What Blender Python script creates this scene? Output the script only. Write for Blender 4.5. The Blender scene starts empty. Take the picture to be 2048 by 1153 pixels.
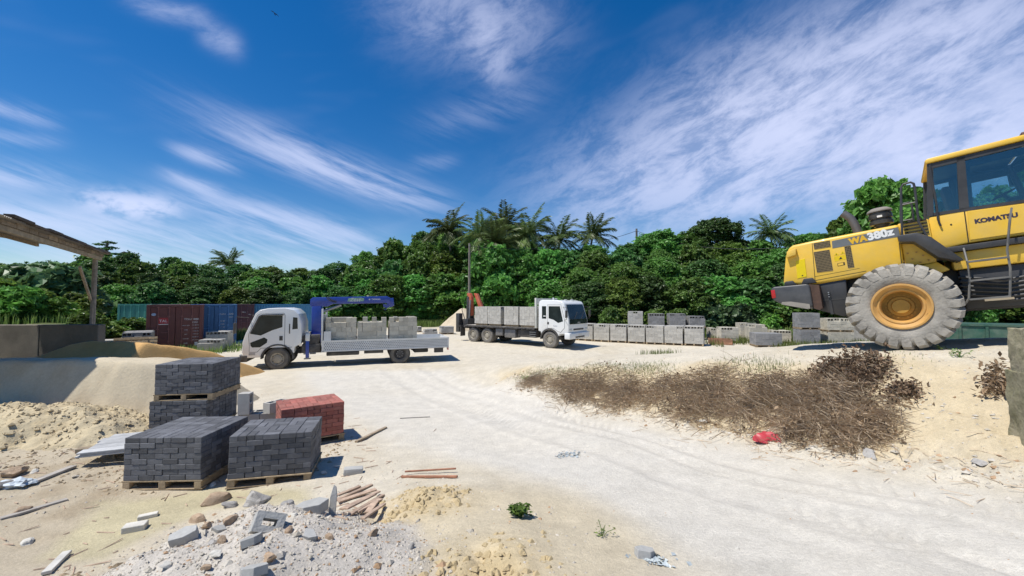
import bpy, bmesh, math, random
import numpy as np
from mathutils import Vector, Matrix, Euler
R_ = math.radians
random.seed(7); RNG = np.random.default_rng(7)
scene = bpy.context.scene
col = scene.collection

# ------------------------------------------------------------------ camera
FPX = 800.0                       # focal length in photo pixels (2048 wide)
CAM = Vector((0, 0, 2.7)); TILT = math.atan(29.5/800)
cd = bpy.data.cameras.new('camera'); cam = bpy.data.objects.new('camera', cd); col.objects.link(cam)
cd.sensor_width = 36; cd.lens = 36*FPX/2048; cd.clip_start = .05; cd.clip_end = 3000
cam.location = CAM; cam.rotation_euler = (math.pi/2+TILT, 0, 0); scene.camera = cam

# ------------------------------------------------------------------ light
SUN_EL, SUN_B = R_(63.5), R_(20)      # sun to the left, slightly behind the photographer
to_sun = Vector((-math.cos(SUN_EL)*math.cos(SUN_B), -math.cos(SUN_EL)*math.sin(SUN_B), math.sin(SUN_EL)))
sl = bpy.data.lights.new('sun', 'SUN'); sl.energy = 4.1; sl.angle = R_(.53); sl.color = (1, .96, .89)
so = bpy.data.objects.new('sun', sl); col.objects.link(so)
so.rotation_euler = to_sun.to_track_quat('Z', 'Y').to_euler()
scene.view_settings.view_transform = 'Standard'; scene.view_settings.look = 'None'
scene.view_settings.exposure = 0.34; scene.view_settings.gamma = 1
scene.cycles.max_bounces = 6; scene.cycles.transparent_max_bounces = 12
scene.cycles.diffuse_bounces = 3; scene.cycles.glossy_bounces = 3

# ------------------------------------------------------------------ world: clear tropical sky with cirrus
world = bpy.data.worlds.new('World'); scene.world = world; world.use_nodes = True
WN = world.node_tree; WN.nodes.clear()
def wn(t, **k):
    n = WN.nodes.new(t)
    for a, b in k.items(): setattr(n, a, b)
    return n
def wl(a, b): WN.links.new(a, b)
def wm(op, a, b=None, c=None):
    n = wn('ShaderNodeMath', operation=op)
    for i, q in enumerate((a, b, c)):
        if q is None: continue
        if isinstance(q, (int, float)): n.inputs[i].default_value = q
        else: wl(q, n.inputs[i])
    return n.outputs[0]
sky = wn('ShaderNodeTexSky', sky_type='NISHITA', sun_disc=False, sun_elevation=SUN_EL, sun_rotation=R_(270)-SUN_B,
         altitude=0, air_density=1.0, dust_density=.1, ozone_density=4.0)
hs = wn('ShaderNodeHueSaturation'); hs.inputs['Saturation'].default_value = 1.38; hs.inputs['Value'].default_value = .84
hs.inputs['Hue'].default_value = .505
wl(sky.outputs[0], hs.inputs['Color'])
tc = wn('ShaderNodeTexCoord'); sx = wn('ShaderNodeSeparateXYZ'); wl(tc.outputs['Generated'], sx.inputs[0])
AZ = wm('ARCTAN2', sx.outputs[0], sx.outputs[1]); EL = wm('ARCSINE', sx.outputs[2])
def azel(x, y):
    tx = (x-1024)/FPX; return math.atan(tx), math.atan((606-y)/FPX/math.sqrt(1+tx*tx))
def stretched(ang, k1, k2, detail, rough=.6, off=0., warp=.6):
    ca, sa = math.cos(ang), math.sin(ang)
    u = wm('ADD', wm('MULTIPLY', AZ, ca*k1), wm('MULTIPLY', EL, sa*k1)); v = wm('ADD', wm('MULTIPLY', AZ, -sa*k2), wm('MULTIPLY', EL, ca*k2))
    c = wn('ShaderNodeCombineXYZ'); wl(u, c.inputs[0]); wl(v, c.inputs[1]); c.inputs[2].default_value = off
    n = wn('ShaderNodeTexNoise'); n.inputs['Scale'].default_value = 1; n.inputs['Detail'].default_value = detail
    n.inputs['Roughness'].default_value = rough; n.inputs['Distortion'].default_value = warp; wl(c.outputs[0], n.inputs['Vector'])
    return n.outputs['Fac']
def remap(f, a, b):
    n = wn('ShaderNodeMapRange', interpolation_type='SMOOTHSTEP'); wl(f, n.inputs['Value'])
    n.inputs['From Min'].default_value = a; n.inputs['From Max'].default_value = b; return n.outputs[0]
def streak(x0, y0, x1, y1, w, s):
    a0, e0 = azel(x0, y0); a1, e1 = azel(x1, y1); ca, ce = (a0+a1)/2, (e0+e1)/2
    L = math.hypot(a1-a0, e1-e0)/2*1.0; th = math.atan2(e1-e0, a1-a0); wd = w/FPX*1.15*math.cos((a0+a1)/2)**1.2
    du = wm('SUBTRACT', AZ, ca); dv = wm('SUBTRACT', EL, ce)
    u = wm('ADD', wm('MULTIPLY', du, math.cos(th)/L), wm('MULTIPLY', dv, math.sin(th)/L))
    v = wm('ADD', wm('MULTIPLY', du, -math.sin(th)/wd), wm('MULTIPLY', dv, math.cos(th)/wd))
    r = wm('ADD', wm('POWER', wm('ABSOLUTE', u), 3.), wm('MULTIPLY', v, v))
    return wm('MULTIPLY', wm('EXPONENT', wm('MULTIPLY', r, -1.)), s)
def addall(l):
    t = l[0]
    for q in l[1:]: t = wm('ADD', t, q)
    return t
left = addall([streak(*a) for a in (
    (420,240,865,402,27,1.2),(340,293,475,332,13,.75),(322,342,440,388,11,.75),(365,395,745,480,24,1.1),(-160,405,410,480,26,1.2),
    (430,462,700,500,16,.9),(-100,500,720,522,26,.75),(-160,335,140,362,30,.75),(-90,190,95,238,17,.7),(-90,262,100,282,14,.5),
    (820,325,910,318,12,.22),(830,250,1090,175,26,.22))])
mott = addall([streak(*a) for a in (
    (1130,398,2150,70,100,1.2),(1340,235,2250,-60,95,1.0),(1480,380,2250,190,70,.7),
    (760,-40,1110,45,60,.50),(950,20,1010,165,30,.45),(1390,418,1560,398,16,.35),(240,-12,400,20,16,.42),(385,50,470,85,18,.45))])
puff = addall([streak(*a) for a in ((158,400,342,418,20,1.7),(1790,330,2300,215,60,1.1),(1560,262,1640,278,12,.35))])
n_l = remap(stretched(-.30, 3.0, 24, 6, .66, 0., .25), .34, .68)
n_m = remap(stretched(.34, 8., 19, 6, .68, 3.1, .3), .33, .66)
n_p = remap(stretched(0, 16, 26, 4, .6, 9.,.2), .36, .58)
glob = wm('MULTIPLY', remap(stretched(.2, 2.2, 7, 3, .6, 5.,0.), .55, .85), .10)
dens = addall([wm('MULTIPLY', left, wm('MULTIPLY_ADD', n_l, .80, .06)), wm('MULTIPLY', mott, wm('MULTIPLY_ADD', n_m, .70, .22)),
               wm('MULTIPLY', puff, wm('MULTIPLY_ADD', n_p, .88, .12)), glob])
dens = wm('MULTIPLY', wm('SUBTRACT', 1., wm('EXPONENT', wm('MULTIPLY', dens, -1.15))), .88)
dens = wm('MULTIPLY', dens, remap(EL, -.02, .03))
mx = wn('ShaderNodeMix', data_type='RGBA'); wl(dens, mx.inputs[0]); wl(hs.outputs[0], mx.inputs[6])
mx.inputs[7].default_value = (6.2, 6.6, 8.6, 1)
bg = wn('ShaderNodeBackground'); bg.inputs['Strength'].default_value = .105
wl(mx.outputs[2], bg.inputs['Color'])
world.cycles.sampling_method = 'NONE'
wo = wn('ShaderNodeOutputWorld'); wl(bg.outputs[0], wo.inputs['Surface'])

# ------------------------------------------------------------------ pixel helpers
def ray(x, y):
    a = ((x-1024)/FPX, 1., -(y-576.5)/FPX); c, s = math.cos(TILT), math.sin(TILT)
    return Vector((a[0], a[1]*c-a[2]*s, a[1]*s+a[2]*c))
def at(x, y, Y):
    r = ray(x, y); return CAM + r*(Y/r.y)
def on_z(x, y, z):
    r = ray(x, y); return CAM + r*((z-CAM.z)/r.z)
def on_ground(x, y):
    """first point where the ray through a photo pixel meets the terrain"""
    r = ray(x, y); t = 1.2*1.009**np.arange(480); c = np.array(CAM)[:, None]; rv = np.array(r)[:, None]
    p = c+rv*t; hit = np.argmax(p[2] <= H(p[0], p[1], False)+.06); lo, hi = t[max(hit-3, 0)], t[min(hit+6, 479)]
    t = np.linspace(lo, hi, 60); p = c+rv*t; k = p[2] <= H(p[0], p[1]); i = int(np.argmax(k)) if k.any() else 30
    return Vector((p[0, i], p[1, i], HH(p[0, i], p[1, i])))

# ------------------------------------------------------------------ materials
MATS = {}
def M(name, c, rough=.6, metal=0., var=.15, scale=4., bump=0., bscale=40., orand=0., dust=0., dustc=(.5,.45,.36), dscale=2.5, spec=.5, coat=0.):
    if name in MATS: return MATS[name]
    m = bpy.data.materials.new(name); m.use_nodes = True; t = m.node_tree; N = t.nodes; b = N['Principled BSDF']
    b.inputs['Roughness'].default_value = rough; b.inputs['Metallic'].default_value = metal
    b.inputs['Specular IOR Level'].default_value = spec; b.inputs['Coat Weight'].default_value = coat
    tcn = N.new('ShaderNodeTexCoord'); oi = N.new('ShaderNodeObjectInfo')
    va = N.new('ShaderNodeVectorMath'); va.operation = 'ADD'; t.links.new(tcn.outputs['Object'], va.inputs[0])
    vs = N.new('ShaderNodeVectorMath'); vs.operation = 'SCALE'; vs.inputs['Scale'].default_value = 37.; 
    cx = N.new('ShaderNodeCombineXYZ')
    for i in range(3): t.links.new(oi.outputs['Random'], cx.inputs[i])
    t.links.new(cx.outputs[0], vs.inputs[0]); t.links.new(vs.outputs[0], va.inputs[1]); P = va.outputs[0]
    n = N.new('ShaderNodeTexNoise'); n.inputs['Scale'].default_value = scale; n.inputs['Detail'].default_value = 6; n.inputs['Roughness'].default_value = .65
    t.links.new(P, n.inputs['Vector'])
    mr = N.new('ShaderNodeMapRange'); t.links.new(n.outputs['Fac'], mr.inputs['Value'])
    mr.inputs['From Min'].default_value = .3; mr.inputs['From Max'].default_value = .7; mr.inputs['To Min'].default_value = 1-var; mr.inputs['To Max'].default_value = 1+var
    f = mr.outputs[0]
    if orand:
        o = N.new('ShaderNodeMapRange'); t.links.new(oi.outputs['Random'], o.inputs['Value']); o.inputs['To Min'].default_value = 1-orand; o.inputs['To Max'].default_value = 1+orand
        mm = N.new('ShaderNodeMath'); mm.operation = 'MULTIPLY'; t.links.new(f, mm.inputs[0]); t.links.new(o.outputs[0], mm.inputs[1]); f = mm.outputs[0]
    sc = N.new('ShaderNodeVectorMath'); sc.operation = 'SCALE'; sc.inputs[0].default_value = c; t.links.new(f, sc.inputs['Scale']); out = sc.outputs[0]
    if dust:
        d = N.new('ShaderNodeTexNoise'); d.inputs['Scale'].default_value = dscale; d.inputs['Detail'].default_value = 8; d.inputs['Roughness'].default_value = .7; t.links.new(P, d.inputs['Vector'])
        dr = N.new('ShaderNodeMapRange'); t.links.new(d.outputs['Fac'], dr.inputs['Value']); dr.inputs['From Min'].default_value = .36; dr.inputs['From Max'].default_value = .74; dr.inputs['To Max'].default_value = dust
        mi = N.new('ShaderNodeMix'); mi.data_type = 'RGBA'; t.links.new(dr.outputs[0], mi.inputs[0]); t.links.new(out, mi.inputs[6]); mi.inputs[7].default_value = (*dustc, 1); out = mi.outputs[2]
    t.links.new(out, b.inputs['Base Color'])
    if bump:
        bn = N.new('ShaderNodeTexNoise'); bn.inputs['Scale'].default_value = bscale; bn.inputs['Detail'].default_value = 5; t.links.new(P, bn.inputs['Vector'])
        bp = N.new('ShaderNodeBump'); bp.inputs['Strength'].default_value = bump; bp.inputs['Distance'].default_value = .02; t.links.new(bn.outputs['Fac'], bp.inputs['Height']); t.links.new(bp.outputs[0], b.inputs['Normal'])
    MATS[name] = m; return m
def glass(name, tint, alpha):
    m = bpy.data.materials.new(name); m.use_nodes = True; t = m.node_tree; t.nodes.clear()
    o = t.nodes.new('ShaderNodeOutputMaterial'); g = t.nodes.new('ShaderNodeBsdfGlossy'); g.inputs['Roughness'].default_value = .03
    g.inputs['Color'].default_value = (.8, .9, .9, 1)
    tr = t.nodes.new('ShaderNodeBsdfTransparent'); tr.inputs['Color'].default_value = (*tint, 1)
    fr = t.nodes.new('ShaderNodeFresnel'); fr.inputs['IOR'].default_value = 1.5
    mr = t.nodes.new('ShaderNodeMath'); mr.operation = 'ADD'; mr.inputs[1].default_value = alpha; t.links.new(fr.outputs[0], mr.inputs[0])
    mi = t.nodes.new('ShaderNodeMixShader'); t.links.new(mr.outputs[0], mi.inputs[0]); t.links.new(tr.outputs[0], mi.inputs[1]); t.links.new(g.outputs[0], mi.inputs[2])
    t.links.new(mi.outputs[0], o.inputs['Surface']); MATS[name] = m; return m
def attr_mat(name, rough=.9, bump=.4, scales=(3, 18, 90), var=(.10,.10,.16), rattr=False, bdist=.03):
    """ground-like material: base colour from the 'Col' attribute, broken up by noise"""
    m = bpy.data.materials.new(name); m.use_nodes = True; t = m.node_tree; N = t.nodes; b = N['Principled BSDF']
    b.inputs['Roughness'].default_value = rough; b.inputs['Specular IOR Level'].default_value = .25
    a = N.new('ShaderNodeAttribute'); a.attribute_name = 'Col'; tcn = N.new('ShaderNodeTexCoord')
    f = None; bumps = []
    for s, v in zip(scales, var):
        n = N.new('ShaderNodeTexNoise'); n.inputs['Scale'].default_value = s; n.inputs['Detail'].default_value = 6; n.inputs['Roughness'].default_value = .7; t.links.new(tcn.outputs['Object'], n.inputs['Vector'])
        mr = N.new('ShaderNodeMapRange'); t.links.new(n.outputs['Fac'], mr.inputs['Value']); mr.inputs['From Min'].default_value = .25; mr.inputs['From Max'].default_value = .75
        mr.inputs['To Min'].default_value = 1-v; mr.inputs['To Max'].default_value = 1+v; bumps.append(n.outputs['Fac'])
        if f is None: f = mr.outputs[0]
        else:
            q = N.new('ShaderNodeMath'); q.operation = 'MULTIPLY'; t.links.new(f, q.inputs[0]); t.links.new(mr.outputs[0], q.inputs[1]); f = q.outputs[0]
    sc = N.new('ShaderNodeVectorMath'); sc.operation = 'SCALE'; t.links.new(a.outputs['Color'], sc.inputs[0]); t.links.new(f, sc.inputs['Scale']); t.links.new(sc.outputs[0], b.inputs['Base Color'])
    bp = N.new('ShaderNodeBump'); bp.inputs['Strength'].default_value = bump; bp.inputs['Distance'].default_value = bdist
    ad = N.new('ShaderNodeMath'); ad.operation = 'MULTIPLY_ADD'; ad.inputs[1].default_value = .35; t.links.new(bumps[2], ad.inputs[0]); t.links.new(bumps[1], ad.inputs[2])
    t.links.new(ad.outputs[0], bp.inputs['Height']); t.links.new(bp.outputs[0], b.inputs['Normal'])
    MATS[name] = m; return m
def leaf_mat(name, c, var=.35, rough=.45, trans=.25, hue=.02):
    m = bpy.data.materials.new(name); m.use_nodes = True; t = m.node_tree; N = t.nodes; b = N['Principled BSDF']; o = N['Material Output']
    a = N.new('ShaderNodeAttribute'); a.attribute_name = 'tint'; oi = N.new('ShaderNodeObjectInfo')
    mr = N.new('ShaderNodeMapRange'); t.links.new(a.outputs['Fac'], mr.inputs['Value']); mr.inputs['To Min'].default_value = 1-var; mr.inputs['To Max'].default_value = 1+var
    mo = N.new('ShaderNodeMapRange'); t.links.new(oi.outputs['Random'], mo.inputs['Value']); mo.inputs['To Min'].default_value = .62; mo.inputs['To Max'].default_value = 1.42
    q = N.new('ShaderNodeMath'); q.operation = 'MULTIPLY'; t.links.new(mr.outputs[0], q.inputs[0]); t.links.new(mo.outputs[0], q.inputs[1])
    h = N.new('ShaderNodeHueSaturation'); h.inputs['Color'].default_value = (*c, 1); t.links.new(q.outputs[0], h.inputs['Value'])
    mh = N.new('ShaderNodeMapRange'); t.links.new(oi.outputs['Random'], mh.inputs['Value']); mh.inputs['To Min'].default_value = .5-hue; mh.inputs['To Max'].default_value = .5+hue; t.links.new(mh.outputs[0], h.inputs['Hue'])
    t.links.new(h.outputs[0], b.inputs['Base Color']); b.inputs['Roughness'].default_value = rough; b.inputs['Specular IOR Level'].default_value = .35
    tr = N.new('ShaderNodeBsdfTranslucent'); t.links.new(h.outputs[0], tr.inputs['Color'])
    mi = N.new('ShaderNodeMixShader'); mi.inputs[0].default_value = trans; t.links.new(b.outputs[0], mi.inputs[1]); t.links.new(tr.outputs[0], mi.inputs[2]); t.links.new(mi.outputs[0], o.inputs['Surface'])
    MATS[name] = m; return m

# ------------------------------------------------------------------ mesh helpers
def new_obj(name, me, parent=None, M4=None):
    o = bpy.data.objects.new(name, me); col.objects.link(o)
    if parent is not None: o.parent = parent
    if M4 is not None: o.matrix_local = M4
    return o
def tag(o, label=None, cat=None, group=None, kind=None):
    if label: o['label'] = label
    if cat: o['category'] = cat
    if group: o['group'] = group
    if kind: o['kind'] = kind
    return o
def thing(name, label, cat, M4=None, group=None):
    return tag(new_obj(name, None, None, M4), label, cat, group)
def T(x, y, z, rz=0, rx=0, ry=0, s=1):
    return Matrix.Translation((x, y, z)) @ Euler((R_(rx), R_(ry), R_(rz)), 'XYZ').to_matrix().to_4x4() @ Matrix.Scale(s, 4)
def copy_tree(o, parent=None):
    c = o.copy(); col.objects.link(c)
    if parent is not None: c.parent = parent
    for ch in list(KIDS.get(o.name, [])) or list(o.children): copy_tree(ch, c)
    return c
KIDS = {}
class G:
    def __init__(s): s.v = []; s.f = []; s.m = []
    def add(s, V, Fs, mi=0, X=None):
        b = len(s.v)
        for p in V:
            p = Vector(p)
            s.v.append(tuple(X @ p) if X is not None else tuple(p))
        for f in Fs: s.f.append([i+b for i in f]); s.m.append(mi)
        return s
    def box(s, x0, x1, y0, y1, z0, z1, mi=0, X=None):
        V = [(x, y, z) for z in (z0, z1) for y in (y0, y1) for x in (x0, x1)]
        return s.add(V, [(0,2,3,1),(4,5,7,6),(0,1,5,4),(2,6,7,3),(0,4,6,2),(1,3,7,5)], mi, X)
    def cbox(s, cx, cy, cz, sx, sy, sz, mi=0, X=None):
        return s.box(cx-sx/2, cx+sx/2, cy-sy/2, cy+sy/2, cz-sz/2, cz+sz/2, mi, X)
    def prism(s, pts, a, b, axis='y', mi=0, X=None):
        n = len(pts)
        if axis == 'y': V = [(p[0], a, p[1]) for p in pts]+[(p[0], b, p[1]) for p in pts]
        elif axis == 'z': V = [(p[0], p[1], a) for p in pts]+[(p[0], p[1], b) for p in pts]
        else: V = [(a, p[0], p[1]) for p in pts]+[(b, p[0], p[1]) for p in pts]
        return s.add(V, [list(range(n)), list(range(2*n-1, n-1, -1))]+[(i, i+n, (i+1) % n+n, (i+1) % n) for i in range(n)], mi, X)
    def tube(s, pts, r, n=8, mi=0, X=None, cap=True):
        pts = [Vector(p) for p in pts]; rr = r if isinstance(r, (list, tuple)) else [r]*len(pts); V = []; Fs = []
        up = Vector((0, 0, 1))
        for i, p in enumerate(pts):
            d = (pts[min(i+1, len(pts)-1)]-pts[max(i-1, 0)]).normalized()
            u = d.cross(up)
            if u.length < .05: u = d.cross(Vector((1, 0, 0)))
            u.normalize(); w = d.cross(u)
            for k in range(n):
                a = 2*math.pi*k/n; V.append(p+(u*math.cos(a)+w*math.sin(a))*rr[i])
        for i in range(len(pts)-1):
            for k in range(n): Fs.append((i*n+k, i*n+(k+1) % n, (i+1)*n+(k+1) % n, (i+1)*n+k))
        if cap: Fs += [list(range(n-1, -1, -1)), [(len(pts)-1)*n+k for k in range(n)]]
        return s.add(V, Fs, mi, X)
    def lathe(s, prof, n=24, mi=0, X=None, axis='y', closed=False):
        V = []; Fs = []; m = len(prof)
        for k in range(n):
            a = 2*math.pi*k/n; c, d = math.cos(a), math.sin(a)
            for r, h in prof: V.append((r*c, h, r*d) if axis == 'y' else (r*c, r*d, h))
        for k in range(n):
            for i in range(m if closed else m-1):
                j = (i+1) % m; Fs.append((k*m+i, k*m+j, ((k+1) % n)*m+j, ((k+1) % n)*m+i))
        return s.add(V, Fs, mi, X)
    def mesh(s, name, mats, bevel=0, segs=2, smooth=35, recalc=True):
        me = bpy.data.meshes.new(name); me.from_pydata(s.v, [], s.f)
        if not isinstance(mats, (list, tuple)): mats = [mats]
        for q in mats: me.materials.append(q)
        me.polygons.foreach_set('material_index', s.m)
        if recalc or bevel:
            bm = bmesh.new(); bm.from_mesh(me); bmesh.ops.remove_doubles(bm, verts=bm.verts, dist=1e-5); bmesh.ops.recalc_face_normals(bm, faces=bm.faces)
            if bevel:
                ed = [e for e in bm.edges if e.is_manifold and e.calc_face_angle(0) > R_(28)]
                bmesh.ops.bevel(bm, geom=ed, offset=bevel, segments=segs, affect='EDGES', clamp_overlap=True, profile=.5)
            bm.to_mesh(me); bm.free()
        if smooth:
            me.polygons.foreach_set('use_smooth', [True]*len(me.polygons)); me.set_sharp_from_angle(angle=R_(smooth))
        me.update(); return me
    def obj(s, name, mats, parent=None, M4=None, **k):
        return new_obj(name, s.mesh(name, mats, **k), parent, M4)
def np_mesh(name, V, Fq, mat, smooth=False, cols=None, tint=None):
    me = bpy.data.meshes.new(name); V = np.asarray(V, np.float32); Fq = np.asarray(Fq, np.int32); k = Fq.shape[1]; n = len(Fq)
    me.vertices.add(len(V)); me.vertices.foreach_set('co', V.ravel()); me.loops.add(n*k); me.loops.foreach_set('vertex_index', Fq.ravel())
    me.polygons.add(n); me.polygons.foreach_set('loop_start', np.arange(0, n*k, k, dtype=np.int32)); me.polygons.foreach_set('loop_total', np.full(n, k, np.int32))
    me.polygons.foreach_set('use_smooth', np.full(n, smooth)); me.update(calc_edges=True)
    if cols is not None:
        a = me.attributes.new('Col', 'FLOAT_COLOR', 'POINT'); a.data.foreach_set('color', np.concatenate([cols, np.ones((len(V), 1))], 1).astype(np.float32).ravel())
    if tint is not None:
        a = me.attributes.new('tint', 'FLOAT', 'FACE'); a.data.foreach_set('value', np.asarray(tint, np.float32))
    me.materials.append(mat); return me
def text_mesh(s, size, mat, depth=.004, shear=0., spacing=1., bold=0.):
    c = bpy.data.curves.new('lettering', 'FONT'); c.body = s; c.size = size; c.extrude = depth/2; c.shear = shear; c.space_character = spacing; c.offset = bold
    c.align_x = 'CENTER'; c.align_y = 'CENTER'; o = bpy.data.objects.new('lettering', c); col.objects.link(o)
    dg = bpy.context.evaluated_depsgraph_get(); me = bpy.data.meshes.new_from_object(o.evaluated_get(dg)); me.name = 'lettering'
    bpy.data.objects.remove(o); bpy.data.curves.remove(c); me.materials.clear(); me.materials.append(mat); return me
# value noise
def _h(i, j, s):
    n = (i.astype(np.int64)*374761393+j.astype(np.int64)*668265263+s*1442695041) & 0xffffffff
    n = ((n ^ (n >> 13))*1274126177) & 0xffffffff; return ((n ^ (n >> 16)) & 0xffff)/65535.
def vnoise(x, y, s=0):
    i = np.floor(x); j = np.floor(y); u = x-i; v = y-j; u = u*u*(3-2*u); v = v*v*(3-2*v)
    return (_h(i, j, s)*(1-u)+_h(i+1, j, s)*u)*(1-v)+(_h(i, j+1, s)*(1-u)+_h(i+1, j+1, s)*u)*v
def fbm(x, y, f, oct=4, s=0, g=.5):
    t = 0; a = 1; n = 0
    for k in range(oct): t = t+a*(vnoise(x*f, y*f, s+k)*2-1); n += a; a *= g; f *= 2.03
    return t/n
def sst(x, a, b):
    t = np.clip((x-a)/(b-a), 0, 1); return t*t*(3-2*t)
# ------------------------------------------------------------------ terrain
LW = (-44.0, 6.4)                                        # loader heading, climb (degrees)
_a, _p = R_(LW[0]), R_(LW[1])
L_F = Vector((math.cos(_a)*math.cos(_p), math.sin(_a)*math.cos(_p), math.sin(_p))); L_L = Vector((-math.sin(_a), math.cos(_a), 0)); L_U = L_F.cross(L_L)
L_O = at(1802, 613, 7.4) + L_L*1.35 - L_U*.81 - L_F*.07          # rear axle point on the ground, from the near tyre's centre
CP = [(-12,16.4,0),(-5,18,0),(-11,13.5,.05),(-6,12,.08),(-2,19,0),(2,24,0),(-2,27,0),(6,29,0),(12,25,0),(16,27,0),(21,27,0),(-20,23,0),
      (9,20,0),(14,20,0),(20,20,.2),(5,19,0),(0,21,0),(-14,9,.25),(-14,5,.35),(-9,9,.25),(-6,8.4,.2),(0,32,0),(-14,20,0),(24,12,1.4),(16,14,1.0),(12,14,1.25),
      (0,0,.95),(-4,0,.55),(4,0,1.05),(0,-4,1),(-8,-3,.5),(9,-2,1.9),(0,1.6,.95),(2,1.6,.95),(-2,1.5,.7),(14,1,2.4),(18,-2,2.5),(20,6,2.2)]
def cpz(lst):
    for x, y, z in lst:
        p = on_z(x, y, z); CP.append((p.x, p.y, z))
for s in (-13.5, -11, -9, -6, -3, 0, 3.3, 6):
    z = {-13.5: .04, -11: .28, -9: .62, -6: 1.02, -3: 1.43}.get(s, None)
    for off in (-1.75, -1.08, 1.08, 2.3):
        if s < -10 and abs(off) > 1.5: continue
        p = L_O + L_F*s + L_L*off; zz = p.z if z is None else z
        if off == 2.3: zz -= .08
        if off == -1.75: zz -= .03
        CP.append((p.x, p.y, zz))
cpz([(1000,763,.05),(1200,816,.2),(1400,852,.34),(1540,882,.45),(1750,916,.58),(2048,962,.8),(2300,1010,.95),
     (1024,800,.1),(1024,900,.25),(1300,950,.43),(1540,1000,.52),(1800,1000,.62),(2048,1153,.88),(2300,1153,.95),(1300,1153,.75),(1650,1100,.7),
     (700,760,.04),(850,740,.03),(800,850,.16),(760,930,.24),(1100,850,.17),(1250,880,.3),
     (1100,1030,.62),(950,960,.48),(900,1050,.68),(1000,1140,.9),(1200,1100,.74),(860,1130,.8),
     (255,972,.25),(620,960,.25),(450,985,.22),(300,1040,.2),(100,1100,.2),(0,1000,.3),(0,940,.36),(150,905,.36),(-200,1000,.45),(-100,1153,.25),(500,870,.2),(700,880,.2),(300,870,.22),(200,1153,.25),(600,1153,.5)])
CPa = np.array(CP, float)
def _phi(r2): return np.where(r2 > 1e-12, .5*r2*np.log(np.maximum(r2, 1e-12)), 0)
_n = len(CPa); _K = _phi(((CPa[:, None, :2]-CPa[None, :, :2])**2).sum(-1))+np.eye(_n)*.02
_Pm = np.concatenate([np.ones((_n, 1)), CPa[:, :2]], 1)
_W = np.linalg.solve(np.block([[_K, _Pm], [_Pm.T, np.zeros((3, 3))]]), np.concatenate([CPa[:, 2], np.zeros(3)]))
def tps(x, y):
    out = np.zeros_like(x, float)
    for i in range(0, len(x), 20000):
        xs, ys = x[i:i+20000], y[i:i+20000]
        r2 = (xs[:, None]-CPa[None, :, 0])**2+(ys[:, None]-CPa[None, :, 1])**2
        out[i:i+20000] = _phi(r2) @ _W[:_n]+_W[_n]+_W[_n+1]*xs+_W[_n+2]*ys
    return out
def forest_edge(x):
    return np.interp(x, [-60, -34, -14, -6, 2, 8, 22, 40, 80], [30, 36, 47, 49, 45, 34.5, 33, 24, 10])
def hill(x, y):
    d = y-forest_edge(x); top = np.interp(x, [-60, -20, -12, -3, 60], [3.2, 3.2, 4.5, 7.2, 8.5])
    return top*sst(d, -1, 26)+.0*x
def heapmask(x, y):
    dx, dy = (x+2.2+.25*(y-3.2))/1.5, (y-3.2)/1.45
    r = np.sqrt(dx*dx+dy*dy)+.16*fbm(x, y, 1.1, 4, 40); return r
def ptpoly(x, y, poly):
    """signed distance, positive inside"""
    ins = np.zeros(x.shape, bool); d = np.full(x.shape, 1e9); n = len(poly)
    for i in range(n):
        (ax, ay), (bx, by) = poly[i], poly[(i+1) % n]
        c = ((ay > y) != (by > y)) & (x < (bx-ax)*(y-ay)/((by-ay) if by != ay else 1e-9)+ax); ins ^= c
        ex, ey = bx-ax, by-ay; t = np.clip(((x-ax)*ex+(y-ay)*ey)/(ex*ex+ey*ey+1e-12), 0, 1); d = np.minimum(d, np.hypot(x-ax-t*ex, y-ay-t*ey))
    return np.where(ins, d, -d)
def pw(l): return [tuple(on_z(*q)[:2]) for q in l]
BANK_BASE = pw([(900,738,0),(1000,765,.05),(1200,818,.2),(1400,855,.34),(1540,886,.45),(1750,920,.58),(2048,966,.8),(2300,1010,.95)])
ROAD = pw([(560,740,0),(600,800,.08),(760,905,.22),(900,945,.35),(1100,1010,.52),(1230,1090,.68),(1330,1170,.8)])+[(1.3,1.2),(2.2,-6),(7,-6),(5.6,1.5)]+BANK_BASE[::-1]
MUD = pw([(190,1153,.23),(60,1120,.2),(190,1010,.2),(320,985,.22),(420,972,.22),(640,968,.25),(640,1010,.3),(420,1010,.3),(300,1060,.3)])
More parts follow.
